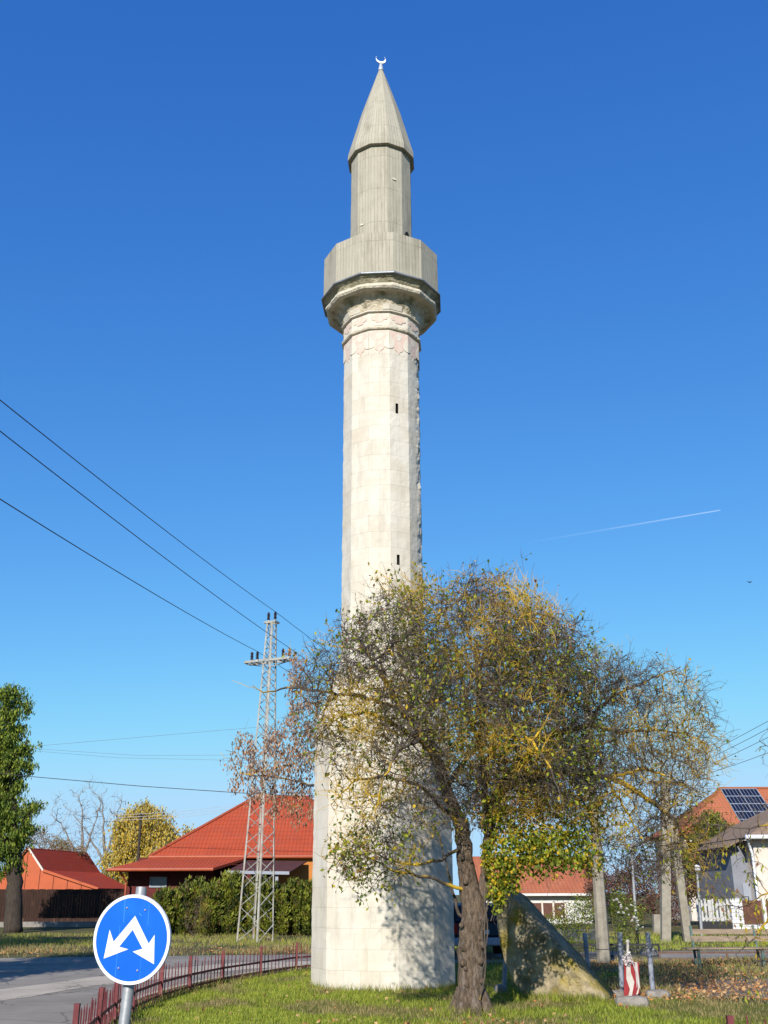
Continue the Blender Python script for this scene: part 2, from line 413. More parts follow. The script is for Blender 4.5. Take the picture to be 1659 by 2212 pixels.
loft('capital_torus', [(14.79, 1.20), (14.795, 1.29), (14.815, 1.34), (14.86, 1.375), (14.91, 1.37), (14.945, 1.335), (14.95, 1.28)], M['torus'], minaret, sub=12, amp=.016, hstep=.018, seed=6, caps=False)
loft('capital_cornice', [(14.94, 1.27), (14.97, 1.31), (15.06, 1.37), (15.075, 1.40), (15.12, 1.43)], M['mossy'], minaret, sub=12, amp=.018, hstep=.022, seed=8, caps=False)
# pale restored stones at the foot of the capital
def face_pt(k, u, h, R_, lift=.004):
    a0 = TH0 + k * pi / 6; a1 = a0 + pi / 6
    p0 = Vector((sin(a0), -cos(a0), 0)); p1 = Vector((sin(a1), -cos(a1), 0))
    return Vector((TX, TY, h)) + p0.lerp(p1, u) * R_ + (p0 + p1).normalized() * lift
rb = MB()
for k, u0, u1 in ((-3, .3, .9), (-2, .0, .55), (-1, .68, 1.0), (0, 0.0, .62), (1, .5, .9)):
    P = [face_pt(k, u0, 14.455, .955, .02), face_pt(k, u1, 14.455, .955, .02), face_pt(k, u1, 14.575, .995, .02), face_pt(k, u0, 14.575, .995, .02)]
    d = (P[0] - Vector((TX, TY, P[0].z))).normalized() * -.05
    rb = MB(); rb.prism(P, d); rb.build('repair_stone', M['trim'], minaret)
# painted ornament: medallions round the neck, hanging lobes under the collar
def inlay(mb, k, pts, lift, R_):
    V = [face_pt(k, u, h, R_, lift) for u, h in pts]; V2 = [face_pt(k, u, h, R_, lift - .012) for u, h in pts]; n = len(V)
    mb.add(V + V2, [tuple(range(n))] + [(i, i + n, (i + 1) % n + n, (i + 1) % n) for i in range(n)])
for nm, h0, h1 in (('m', 14.115, 14.372),):
    pm = MB(); hm = (h0 + h1) / 2; hr = (h1 - h0) / 2
    for k in range(12):
        pts = []
        for i in range(36):
            a = 2 * pi * i / 36
            r = 1 + .13 * cos(4 * a) - .10 * cos(8 * a) + (.10 if i in (0, 18) else 0)
            pts.append((.5 + .36 * r * cos(a), hm + hr * .86 * r * sin(a) * .95))
        inlay(pm, k, pts, .012, .925)
    pm.build('painted_medallion', M['pink'], minaret)
pb = MB(); lb = MB()
for k in range(12):
    inlay(pb, k, [(.0, 13.90), (.0, 13.66), (.12, 13.60), (.22, 13.50), (.30, 13.42), (.42, 13.40), (.5, 13.32), (.58, 13.40), (.70, 13.42), (.78, 13.50), (.88, 13.60), (1.0, 13.66), (1.0, 13.90)], .012, .91)
    for c in (0.0, 1.0):
        pts = []
        for i in range(20):
            a = 2 * pi * i / 20
            u_ = .20 * cos(a) * (1 - .25 * sin(a)); v_ = .16 * sin(a) + (.06 if i == 5 else 0)
            pts.append((min(1, max(0, c + u_ * 1.25)), 13.60 + v_))
        inlay(lb, k, pts, .016, .91)
    pts = [(.5 + .16 * sin(a) * (1 + .3 * cos(a)), 13.77 + .09 * cos(a)) for a in [2 * pi * i / 16 for i in range(16)]][::-1]
    inlay(lb, k, pts, .016, .91)
pb.build('painted_frieze', M['pink'], minaret)
lb.build('frieze_lobe', M['trim'], minaret)
# concrete balcony, upper drum, spire
loft('flashing', [(15.115, 1.30), (15.12, 1.485), (15.15, 1.485), (15.19, 1.44)], M['flash'], minaret, sub=1)
balcony = loft('balcony_parapet', [(15.16, 1.435), (16.26, 1.43), (16.262, 1.30), (15.6, 1.29)], M['concrete'], minaret, sub=3, amp=.004, hstep=.12, caps=False)
loft('balcony_floor', [(15.14, 1.40), (15.61, 1.31)], M['concrete'], minaret)
drum = loft('upper_drum', [(15.55, .79), (19.42, .775)], M['concrete'], minaret, sub=2, hstep=.3, amp=.003, th0=TH0)
db = MB(); k = 1
pts = [(.2, 15.62)] + [(.5 + .3 * -cos(a), 16.7 + .26 * sin(a)) for a in [pi * i / 8 for i in range(9)]] + [(.8, 15.62)]
V = [face_pt(k, u, h, .79, .006) for u, h in pts]; n = len(V)
db.prism(V[::-1], (V[0] - V[0] + (Vector((TX, TY, V[0].z)) - V[0]).normalized() * .05)); db.build('doorway', M['dark'], minaret)  # flat dark panel painted to stand for the unlit opening
for (uu, hh) in ((.35, 18.33), (.25, 17.05)):
    mb = MB(); kk = 0 if hh > 18 else -2
    a, b = face_pt(kk, uu, hh, .785, .01), face_pt(kk, uu + .22, hh - .015, .785, .01); mb.bar(a, b, .02, .045); mb.build('plaster_patch', M['trim'], minaret)
loft('spire', [(19.30, .80), (19.31, .872), (19.47, .868), (20.86, .52), (22.32, .085), (22.40, .055)], M['concrete'], minaret, sub=1, hstep=.25, amp=0)
finial = MB(); fc = Vector((TX, TY, 22.38))
finial.tube([fc, fc + Vector((0, 0, .08)), fc + Vector((0, 0, .20)), fc + Vector((0, 0, .30))], [.075, .07, .045, .03], 10)
finial.build('finial', M['white_metal'], minaret, True)
cr = []; cc = Vector((TX + .0, TY, 22.38 + .40)); Ro, Ri, o_ = .135, .122, .052
for i in range(25):
    a = radians(-90 - 128 + i * 256 / 24); cr.append((Ro * cos(a), Ro * sin(a)))
inn = []
for i in range(25):
    a = radians(-90 + 112 - i * 224 / 24); inn.append((Ri * cos(a) * 1.0, o_ + Ri * sin(a)))
pts = cr + inn
V = []; F = []
n = 25
for y in (-.018, .018):
    for (x_, z_) in cr: V.append(cc + Vector((x_ * cos(.12) - z_ * sin(.12), y, x_ * sin(.12) * -1 + z_)))
    for (x_, z_) in inn: V.append(cc + Vector((x_ * cos(.12) - z_ * sin(.12), y, x_ * sin(.12) * -1 + z_)))
for s_ in (0, 50):
    for i in range(24):
        f = (s_ + i, s_ + i + 1, s_ + 25 + 23 - i, s_ + 25 + 24 - i); F.append(f if s_ else f[::-1])
for i in range(24): F.append((i, i + 1, 50 + i + 1, 50 + i)); F.append((25 + i, 50 + 25 + i, 50 + 26 + i, 26 + i))
mk('crescent', V, F, M['white_metal'], minaret)

# ================================================================== ruined wall beside the minaret
M['ruin'] = mat('mossy_ruin_stone', (.50, .41, .26), (.16, .135, .08), 4.5, .97, .06, c3=(.36, .27, .04), s3=1.5, lo3=.54, hi3=.68, lo=.34, hi=.66, detail=9)
ruin = thing('ruined_wall', 'sloping mossy ruined stone wall between the old tree and the minaret', 'ruined wall', (2.7, 19.3, 0))
pA = gp(1140, 2160); pB = gp(1306, 2167)
pn = (pB - pA); pn = Vector((pn.y, -pn.x, 0)).normalized()
if pn.y > 0: pn = -pn
def on_plane(x, y, P0, nrm):
    r = Vector(ray(x, y)); o = Vector((0, 0, EYE)); t_ = (P0 - o).dot(nrm) / r.dot(nrm); return o + r * t_
ol = [(1088, 1922), (1106, 1936), (1123, 1953), (1150, 1983), (1181, 2016), (1213, 2052), (1235, 2076), (1253, 2097), (1281, 2128), (1306, 2155), (1306, 2172), (1240, 2172), (1190, 2170), (1150, 2168), (1138, 2155), (1122, 2138), (1107, 2117), (1093, 2095), (1085, 2073), (1076, 2035), (1071, 2001), (1072, 1970), (1074, 1945), (1079, 1926)]
front = [on_plane(x, y, pA, pn) for x, y in ol]
bm_v = []
# grid fill: for each height row take left/right limits
rows = 64; cols = 48
def lims(y):
    xs = []
    n_ = len(ol)
    for i in range(n_):
        (x0, y0), (x1, y1) = ol[i], ol[(i + 1) % n_]
        if (y0 - y) * (y1 - y) <= 0 and y0 != y1: xs.append(x0 + (x1 - x0) * (y - y0) / (y1 - y0))
    return (min(xs), max(xs)) if xs else (ol[0][0], ol[0][0])
V = []; F = []
for j in range(rows + 1):
    y = 1923 + (2171.5 - 1923) * j / rows; l, r_ = lims(y)
    for i in range(cols + 1):
        x = l + (r_ - l) * i / cols; p = on_plane(x, y, pA, pn)
        e = min(i, cols - i) / cols
        q = p + pn * (.07 * mnoise.fractal(p * 2.4, .8, 2, 5) + .03 * mnoise.noise(p * 9)) + Vector((.012 * mnoise.noise(p * 9), 0, .012 * mnoise.noise(p * 7))) - pn * (.05 * max(0, 1 - e * 12) ** 2)
        V.append(q)
nf = len(V); off_b = Vector((.28, .55, 0))
for j in range(rows + 1):
    for i in range(cols + 1):
        q = V[j * (cols + 1) + i]; V.append(q + off_b + Vector((0, 0, .02 * mnoise.noise(q * 5))))
W = cols + 1
for j in range(rows):
    for i in range(cols):
        a = j * W + i; F.append((a, a + W, a + W + 1, a + 1)); a += nf; F.append((a, a + 1, a + W + 1, a + W))
for j in range(rows):
    a = j * W; F.append((a, a + nf, a + nf + W, a + W)); a = j * W + cols; F.append((a, a + W, a + nf + W, a + nf))
for i in range(cols):
    F.append((i, i + 1, i + 1 + nf, i + nf)); a = rows * W + i; F.append((a, a + nf, a + nf + 1, a + 1))
mk('masonry', V, F, M['ruin'], ruin, smooth=True)

# ================================================================== TREE MACHINERY
def unit(v): return v / np.maximum(np.linalg.norm(v, axis=-1, keepdims=True), 1e-9)
def ell(x, y, rx, ry, Y, rY, w=1.0):
    """crown lobe: centre seen at x, y at distance Y, half sizes in frame units, depth half size rY in metres"""
    c = at(x, y, Y); m = mpp(Y, c.z); return (np.array(c), np.array([rx * m, rY, ry * m]), w)
def fill(ells, n, rng, shell=.55):
    w = np.array([e[2] * np.prod(e[1]) ** .8 for e in ells]); w /= w.sum(); out = []
    for e, k in zip(ells, (w * n).astype(int)):
        d = unit(rng.normal(size=(k, 3))); r = rng.random(k) ** shell
        out.append(e[0] + d * r[:, None] * e[1])
    return np.vstack(out)
def grow(limbs, att, step, infl, kill, rng, iters=60, trop=(0, 0, 0), r_tip=.004, ex=2.3, jit=.25, maxn=9000, droop=None):
    P = []; par = []; G = []
    for li, limb in enumerate(limbs):
        pts = [np.array(q[0]) for q in limb]; rr = [q[1] for q in limb]
        if li == 0: prev = -1
        else:
            A = np.array(P); prev = int(np.argmin(np.linalg.norm(A - pts[0], axis=1)))
            pts[0] = A[prev]
        if prev == -1: P.append(pts[0]); par.append(-1); G.append(rr[0]); prev = 0
        for a, b, ra, rb_ in zip(pts[:-1], pts[1:], rr[:-1], rr[1:]):
            L = np.linalg.norm(b - a); k = max(1, int(round(L / step)))
            for i in range(1, k + 1):
                f = i / k; q = a + (b - a) * f
                if i < k: q = q + rng.normal(size=3) * step * .10
                P.append(q); par.append(prev); G.append(ra + (rb_ - ra) * f); prev = len(P) - 1
    n = len(P); cap = maxn + 4000
    POS = np.zeros((cap, 3)); POS[:n] = P
    PAR = np.full(cap, -1); PAR[:n] = par; GG = np.zeros(cap); GG[:n] = G
    near = np.zeros(len(att), int); nd = np.full(len(att), 1e9)
    def upd(i0, i1):
        nonlocal near, nd
        for s in range(i0, i1, 400):
            e = min(s + 400, i1)
            D = np.linalg.norm(att[:, None, :] - POS[None, s:e, :], axis=2); j = D.argmin(1); d = D[np.arange(len(att)), j]
            m = d < nd; near = np.where(m, j + s, near); nd = np.where(m, d, nd)
    upd(0, n)
    cnt = np.zeros(cap, int); trop = np.array(trop)
    for it in range(iters):
        ok = nd > kill; att = att[ok]; near = near[ok]; nd = nd[ok]
        a = nd < infl
        if not a.any() or n >= maxn: break
        S = np.zeros((n, 3)); np.add.at(S, near[a], unit(att[a] - POS[near[a]]))
        idx = np.unique(near[a]); idx = idx[cnt[idx] < 4]
        if not len(idx): break
        d = unit(unit(S[idx]) + trop + rng.normal(size=(len(idx), 3)) * jit)
        k = len(idx); POS[n:n + k] = POS[idx] + d * step; PAR[n:n + k] = idx; cnt[idx] += 1
        upd(n, n + k); n += k
    POS = POS[:n]; PAR = PAR[:n]; GG = GG[:n]
    R = np.zeros(n); acc = np.zeros(n)
    for i in range(n - 1, 0, -1):
        R[i] = max(r_tip ** ex, acc[i]) ** (1 / ex); acc[PAR[i]] += R[i] ** ex
    R[0] = max(acc[0], 1e-9) ** (1 / ex)
    R = np.where(GG > 0, GG, R)
    for i in range(1, n):
        if GG[i] == 0: R[i] = min(R[i], R[PAR[i]] * .9)
    return POS, PAR, R
def tubes(P, R, sides=3, rng=None):
    """P (N,K,3), R (N,K)"""
    Nn, K, _ = P.shape
    D = np.empty_like(P); D[:, 1:-1] = P[:, 2:] - P[:, :-2]; D[:, 0] = P[:, 1] - P[:, 0]; D[:, -1] = P[:, -1] - P[:, -2]
    D = unit(D); ref = np.where(np.abs(D[:, :1, 2:3]) < .9, np.array([0, 0, 1.]), np.array([1., 0, 0]))
    X = unit(np.cross(D, ref)); Y = np.cross(D, X)
    a = 2 * pi * np.arange(sides) / sides
    V = P[:, :, None, :] + (X[:, :, None, :] * np.cos(a)[None, None, :, None] + Y[:, :, None, :] * np.sin(a)[None, None, :, None]) * R[:, :, None, None]
    V = V.reshape(-1, 3)
    b = (np.arange(Nn) * K * sides)[:, None, None] + (np.arange(K - 1) * sides)[None, :, None]
    s0 = np.arange(sides)[None, None, :]; s1 = (s0 + 1) % sides
    F = np.stack([b + s0, b + s1, b + sides + s1, b + sides + s0], axis=-1).reshape(-1, 4)
    return V, F
def merge(parts):
    V = []; F = []; o = 0
    for v, f in parts: V.append(v); F.append(f + o); o += len(v)
    return np.vstack(V), np.vstack(F)
def skeleton_mesh(POS, PAR, R, lo, hi, sides):
    i = np.where((PAR >= 0) & (R >= lo) & (R < hi))[0]
    if not len(i): return np.zeros((0, 3)), np.zeros((0, 4), int)
    p = PAR[i]; gp_ = np.where(PAR[p] >= 0, PAR[p], p)
    d = unit(POS[i] - POS[p])
    A = POS[p] - d * (R[i] * .3)[:, None]
    P = np.stack([A, POS[i]], 1); rr = np.stack([np.minimum(R[p], R[i] * 1.35), R[i]], 1)
    return tubes(P, rr, sides)
def chains(POS, PAR, R, lo):
    """smooth chains of the thick limbs"""
    kids = {}
    for i in range(1, len(PAR)):
        if R[i] >= lo: kids.setdefault(PAR[i], []).append(i)
    out = []; st = [(0, None)]
    while st:
        s, pre = st.pop(); ch = ([pre] if pre is not None else []) + [s]; c = s
        while c in kids:
            k = sorted(kids[c], key=lambda q: -R[q]); 
            for o in k[1:]: st.append((o, c))
            c = k[0]; ch.append(c)
        if len(ch) > 1: out.append(ch)
    return out
def spurs(POS, PAR, R, rng, rmax, per, L, rad=.003, up=.3, K=4, wig=.35, clump=None):
    """short side twigs on thin wood -> (N,K,3)"""
    i = np.where((R < rmax) & (PAR >= 0))[0]
    i = np.repeat(i, per) if isinstance(per, int) else np.repeat(i, rng.poisson(per, len(i)))
    f = rng.random(len(i))[:, None]; base = POS[i] * f + POS[PAR[i]] * (1 - f)
    d0 = unit(POS[i] - POS[PAR[i]]); d = unit(d0 * .6 + unit(rng.normal(size=(len(i), 3))) + np.array([0, 0, up]))
    ln = rng.uniform(L[0], L[1], len(i))
    P = [base]; 
    for k in range(1, K):
        d = unit(d + rng.normal(size=d.shape) * wig + np.array([0, 0, up * .25])); P.append(P[-1] + d * (ln / (K - 1))[:, None])
    P = np.stack(P, 1); rr = np.linspace(1, .45, K)[None, :] * (rad * rng.uniform(.7, 1.3, len(i)))[:, None]
    return P, rr
def leaves(pos, rng, size, asp=.5, droop=.4, fold=.25, nrm_up=.3, dirs=None):
    """pointed folded leaves: 6 vertices, 2 quads each"""
    n = len(pos); s = rng.uniform(size[0], size[1], n)[:, None]
    d = unit(rng.normal(size=(n, 3)) + np.array([0, 0, -droop * 2])) if dirs is None else unit(dirs + rng.normal(size=(n, 3)) * .4)
    r = unit(np.cross(d, rng.normal(size=(n, 3)) + np.array([0, 0, .01]))); nn = np.cross(d, r)
    w = s * asp / 2
    b = pos; m = pos + d * s * .5 + nn * s * .08; t = pos + d * s
    l = pos + d * s * .45 + r * w + nn * s * fold * .5; q = pos + d * s * .45 - r * w + nn * s * fold * .5
    V = np.stack([b, l, t, m, q], 1).reshape(-1, 3); o = (np.arange(n) * 5)[:, None]
    F = np.concatenate([o + np.array([[0, 3, 2, 1]]), o + np.array([[0, 4, 2, 3]])], 1).reshape(-1, 4)
    return V, F
def frame(P_):
    """where points stand in the photograph's frame (only used to choose which shoots still carry leaves)"""
    q = P_ - np.array([0, 0, EYE]); y = q[:, 1]; z = q[:, 2]
    d = y * cos(PITCH) + z * sin(PITCH); return 829.5 + FPX * q[:, 0] / d, 1106 - FPX * (z * cos(PITCH) - y * sin(PITCH)) / d
def limb(pts, Y0, r0=None, r1=None):
    out = []
    for i, p in enumerate(pts):
        f = i / max(1, len(pts) - 1)
        r = p[3] if len(p) > 3 else (r0 + (r1 - r0) * f)
        out.append((np.array(at(p[0], p[1], Y0 + (p[2] if len(p) > 2 else 0))), r))
    return out
M['bark'] = mat('rugged_grey_brown_bark', (.23, .165, .115), (.11, .08, .055), 9, .95, .05, stretch=(3.2, 3.2, .8), c3=(.27, .22, .18), s3=4, lo=.38, hi=.6)
M['twig'] = mat('lichened_twig_bark', (.12, .095, .075), (.07, .055, .045), 6, .9, 0, c3=(.56, .36, .03), s3=.9, lo3=.50, hi3=.60)
M['limb'] = mat('lichened_limb_bark', (.12, .095, .075), (.06, .048, .04), 9, .95, .02, c3=(.60, .39, .035), s3=1.3, lo3=.50, hi3=.58)
M['leaf_green'] = leaf_mat('leaf_green', (.11, .18, .02))
M['leaf_olive'] = leaf_mat('leaf_olive', (.22, .25, .03))
M['leaf_lime'] = leaf_mat('leaf_yellow_green', (.44, .46, .04))
M['leaf_yellow'] = leaf_mat('leaf_yellow', (.68, .46, .03))
M['leaf_brown'] = leaf_mat('leaf_brown', (.22, .10, .04), .25)
M['samara'] = leaf_mat('dry_samara', (.46, .26, .15), .35)
M['samara2'] = leaf_mat('dry_samara_pale', (.60, .38, .24), .35)

# ------------------------------------------------------------------ the old pear tree
rng = np.random.default_rng(7)
YT = 16.5
tree_base = gp(1020, 2195)
pear = thing('pear_tree', 'old gnarled fruit tree with lichen-yellow twigs in front of the minaret', 'tree', (tree_base.x, tree_base.y, 0))
TR = [(1021, 2205, 0, .27), (1019, 2170, 0, .225), (1018, 2130, 0, .20), (1018, 2085, 0, .19), (1018, 2045, 0, .205), (1021, 2005, 0, .19), (1026, 1978, 0, .19), (1020, 1945, 0, .165), (1010, 1900, 0, .135), (1003, 1850, 0, .125), (999, 1800, 0, .115), (990, 1765, -.05, .105), (967, 1718, -.1, .095), (951, 1653, -.2, .085), (920, 1600, -.3, .07), (870, 1535, -.6, .05), (825, 1461, -.8, .035), (788, 1404, -1, .02)]
limbs = [limb(TR, YT)]
def L(pts, r0, r1): limbs.append(limb(pts, YT, r0, r1 * .55))
L([(1026, 1985, .05), (1037, 1945, .1), (1045, 1914, .15), (1052, 1860, .2), (1055, 1816, .25), (1050, 1751, .3), (1045, 1690, .3), (1040, 1620, .3), (1018, 1560, .2), (1002, 1491, .1), (985, 1400, 0), (960, 1320, -.2)], .10, .022)
L([(1054, 1830, .25), (1062, 1760, .3), (1076, 1712, .4), (1104, 1690, .5), (1168, 1674, .6), (1215, 1664, .7), (1269, 1668, .8), (1320, 1680, .9), (1368, 1704, 1.0), (1427, 1746, 1.1), (1459, 1772, 1.1), (1490, 1823, 1.1), (1500, 1880, 1.1)], .10, .022)
L([(1076, 1712, .4), (1110, 1663, .7), (1135, 1640, .9), (1163, 1598, 1.1), (1229, 1577, 1.3), (1277, 1566, 1.4), (1291, 1530, 1.4), (1330, 1500, 1.5), (1400, 1470, 1.6), (1470, 1440, 1.6)], .08, .016)
L([(1277, 1566, 1.4), (1333, 1583, 1.3), (1412, 1577, 1.2), (1480, 1585, 1.0), (1530, 1610, .9)], .035, .01)
L([(1300, 1672, .9), (1345, 1740, .7), (1380, 1800, .6), (1400, 1860, .5)], .025, .01)
L([(1427, 1746, 1.1), (1440, 1790, 1.3), (1450, 1850, 1.3)], .02, .008)
L([(1230, 1668, .75), (1260, 1730, .4), (1290, 1800, .3), (1310, 1860, .3)], .022, .008)
L([(1320, 1680, .9), (1390, 1660, .7), (1450, 1680, .4), (1510, 1710, .2)], .03, .01)
L([(1045, 1670, .3), (1042, 1560, .1), (1033, 1442, -.2), (1060, 1385, -.4), (1086, 1378, -.5), (1128, 1332, -.7), (1166, 1325, -.8), (1205, 1340, -.9)], .06, .013)
L([(1033, 1442, -.2), (1010, 1370, -.1), (990, 1310, 0), (975, 1260, .1)], .03, .01)
L([(925, 1612, -.3), (860, 1570, -.6), (800, 1540, -.8), (740, 1545, -1), (695, 1580, -1.1)], .04, .012)
L([(870, 1535, -.6), (780, 1503, -.9), (674, 1492, -1.1), (620, 1485, -1.2), (570, 1496, -1.3), (545, 1480, -1.3)], .03, .009)
L([(1012, 1925, -.1), (930, 1895, -.4), (852, 1882, -.7), (787, 1849, -.9), (735, 1830, -1)], .03, .009)
L([(1000, 1820, -.1), (955, 1858, -.4), (900, 1868, -.6), (858, 1862, -.7), (795, 1835, -.8), (740, 1800, -.9)], .028, .009)
L([(1045, 1650, .2), (1090, 1590, -.6), (1150, 1600, -1.2), (1190, 1660, -1.5), (1215, 1730, -1.6)], .04, .01)
L([(951, 1653, -.2), (905, 1600, -1.0), (860, 1620, -1.5), (825, 1690, -1.7), (810, 1760, -1.7)], .035, .01)
L([(997, 1784, -.1), (910, 1700, -.7), (830, 1675, -1.0), (760, 1690, -1.1), (715, 1740, -1.1)], .035, .01)
L([(1020, 1560, .1), (1080, 1480, .9), (1140, 1420, 1.4), (1190, 1370, 1.6)], .035, .01)
L([(967, 1718, -.1), (930, 1620, .6), (880, 1500, 1.3), (860, 1400, 1.6)], .04, .01)
L([(1112, 1688, .5), (1190, 1700, 1.0), (1260, 1730, 1.4), (1300, 1790, 1.5)], .03, .01)
L([(1000, 2003, .02), (991, 1975, .08), (975, 1915, .1), (958, 1850, .1), (940, 1780, .1)], .032, .012)
E1 = [ell(1245, 1480, 75, 85, YT + .5, 1.3, 1.6), ell(1320, 1480, 70, 60, YT + 1.0, 1.2, 1.2), ell(1330, 1640, 90, 80, YT + .9, 1.3, 1.3), ell(800, 1465, 150, 145, YT - .7, 1.7), ell(905, 1440, 170, 168, YT - .2, 2.0), ell(1050, 1410, 150, 145, YT, 2.0), ell(1150, 1430, 115, 145, YT - .1, 1.8),
      ell(960, 1560, 180, 130, YT - .6, 1.9), ell(1130, 1580, 160, 140, YT, 2.0), ell(760, 1580, 105, 130, YT - .9, 1.3), ell(1290, 1560, 120, 130, YT + 1, 1.5),
      ell(1400, 1560, 150, 140, YT + 1.1, 1.5), ell(1420, 1680, 135, 110, YT + .9, 1.3), ell(1440, 1770, 90, 90, YT + .9, 1.0), ell(1260, 1700, 150, 90, YT + .6, 1.4),
      ell(800, 1850, 105, 75, YT - .8, .9, 1.2), ell(840, 1730, 130, 100, YT - 1.0, 1.0), ell(1180, 1760, 110, 70, YT + .2, 1.2), ell(960, 1700, 120, 90, YT - .8, .9),
      ell(1320, 1810, 90, 80, YT + .9, .9, 1.5), ell(1400, 1840, 90, 75, YT + 1.0, .9, 1.5), ell(1490, 1830, 65, 80, YT + 1, .7, 1.2), ell(1500, 1620, 75, 90, YT + 1, .9, 1.2), ell(1110, 1690, 130, 100, YT + .2, 1.3, 2.2), ell(1220, 1690, 110, 90, YT + .4, 1.3, 1.8), ell(690, 1480, 60, 80, YT - 1.1, .8), ell(1210, 1420, 60, 110, YT - .3, 1.1), ell(880, 1305, 90, 55, YT, 1.1), ell(1060, 1295, 120, 55, YT + .2, 1.2)]
att = fill(E1, 20000, rng, .45)
POS, PAR, R = grow(limbs, att, .095, 1.0, .112, rng, iters=90, trop=(0, 0, -.02), r_tip=.0040, maxn=30000, jit=.34, ex=2.12)
def bark_jit(q):
    return 1 + .10 * mnoise.noise(q * 4.5) + .05 * mnoise.noise(q * 12)
def thick_limbs(POS, PAR, R, lo, n, jit=None, skip=0):
    mb = MB()
    for ch in chains(POS, PAR, R, lo):
        pts = [POS[i] for i in ch]; rr = [R[i] for i in ch]
        if len(ch) > 1 and rr[0] > rr[1] * 1.5: rr[0] = rr[1] * 1.25
        mb.tube(pts, rr, n, jit=jit)
    return mb
tb = MB()
# finely ringed lower trunk with burls and root flare
main = [i for i in range(len(PAR)) if R[i] > .055]
mb = thick_limbs(POS, PAR, R, .055, 18, bark_jit)
prng = random.Random(4)
for (x, y, s_) in ((1004, 2046, .085), (1032, 1985, .06), (1043, 2042, .07), (1022, 2012, .05), (1038, 2075, .065), (1000, 2080, .07), (1006, 2092, .05), (1041, 2120, .05), (997, 1998, .05), (1022, 1972, .06), (1048, 1990, .07), (1008, 2128, .05), (998, 1852, .05), (1037, 2028, .045), (1005, 1905, .05)):
    c = at(x, y, YT - .16); P = []; s_ *= .8
    V = []; F = []
    for a in range(7):
        for b in range(10):
            th = pi * a / 6; ph = 2 * pi * b / 10
            d = Vector((sin(th) * cos(ph), sin(th) * sin(ph), cos(th)))
            V.append(c + d * s_ * (1 + .35 * mnoise.noise((c + d * s_) * 14)))
    for a in range(6):
        for b in range(10): F.append((a * 10 + b, a * 10 + (b + 1) % 10, (a + 1) * 10 + (b + 1) % 10, (a + 1) * 10 + b))
    mb.add(V, F)
for a_ in range(7):
    an = 2 * pi * a_ / 7 + .4; c = Vector((tree_base.x, tree_base.y, 0)); d = Vector((cos(an), sin(an), 0))
    mb.tube([c + d * .12 + Vector((0, 0, .36)), c + d * .20 + Vector((0, 0, .16)), c + d * .30 + Vector((0, 0, .03)), c + d * .42 - Vector((0, 0, .06))], [.10, .10, .075, .04], 8, jit=bark_jit)
trunk = mb.build('trunk', M['bark'], pear, True)
lm = thick_limbs(POS, PAR, np.where(R > .075, .001, R) if False else R, .016, 7, None)
# limbs: thinner chains only
parts = [skeleton_mesh(POS, PAR, R, .014, .0555, 7)]
V, F = merge(parts); mk('limbs', V, F, M['limb'], pear, smooth=True)
lm = None
V, F = skeleton_mesh(POS, PAR, R, 0, .014, 4)
P1, r1 = spurs(POS, PAR, R, rng, .0085, 1.2, (.16, .52), .0040, .16, 4, .34)
tv, tf = tubes(P1, r1, 3)
# long upright shoots along the top of the crown
tfx, tfy = frame(POS); ti = np.where((R < .0065) & (tfy < 1330 + np.abs(tfx - 1000) * .22) & (tfx > 640))[0]; ti = ti[rng.random(len(ti)) < .10]
tf2 = np.where((R < .0065) & (tfx > 1260) & (tfy < 1520 + np.abs(tfx - 1400) * .3))[0]; ti = np.concatenate([ti, tf2[rng.random(len(tf2)) < .16]])
SD = unit(rng.normal(size=(len(ti), 3)) * .28 + np.array([.05, 0, 1.])); SL = rng.uniform(.15, .5, len(ti))[:, None]
S4 = np.stack([POS[ti] + SD * SL * f_ + rng.normal(size=SD.shape) * .015 * f_ for f_ in (0, .35, .7, 1)], 1); SR4 = np.tile([.0036, .003, .0025, .0016], (len(ti), 1))
# second order twiglets
k2 = rng.integers(len(P1), size=int(len(P1) * 1.1))
b0 = P1[k2, 2]; d = unit(unit(rng.normal(size=b0.shape)) + unit(P1[k2, 3] - P1[k2, 2]) * .5)
ln = rng.uniform(.05, .16, len(k2))[:, None]
P2 = np.stack([b0, b0 + d * ln * .5, b0 + d * ln + rng.normal(size=b0.shape) * .02], 1); r2 = np.tile([.0024, .002, .0014], (len(k2), 1))
V, F = merge([(V, F), (tv, tf), tubes(P2, r2, 3), tubes(S4, SR4, 3)])
mk('twigs', V, F, M['twig'], pear)
# leaves still hanging, thicker low on the left and round the middle
cand = np.vstack([P1[:, 3], P1[:, 2], P2[:, 2], S4[:, 3], S4[:, 2]])
fx, fy = frame(cand)
den = .20 + 0 * fx
den = np.where((fx < 900) & (fy > 1780), .85, den)
den = np.where((fx > 640) & (fx < 960) & (fy < 1420), .30, den)
den = np.where((fx > 900) & (fx < 1250) & (fy > 1380) & (fy < 1700), .32, den)
den = np.where((fx > 1100) & (fx < 1300) & (fy > 1560) & (fy < 1900), .42, den)
den = np.where((fx > 1330) & (fy < 1720), .05, den)
den = np.where((fx > 1330) & (fy >= 1720), .12, den)
den = den * (.25 + 1.6 * np.array([mnoise.noise(Vector(q) * 1.1) + .5 for q in cand]).clip(0, 1))
def make_leaves(name, pts, rng, size, mats, weights, parent, asp=.5, droop=.4, dirs=None):
    V, F = leaves(pts, rng, size, asp, droop, dirs=dirs)
    mi = np.repeat(rng.choice(len(mats), len(pts), p=np.array(weights) / sum(weights)), 2)
    return mk(name, V, F, mats, parent, mi=mi)
sel = cand[rng.random(len(cand)) < den]
print('pear nodes', len(POS), 'spurs', len(P1), 'leaves', len(sel))
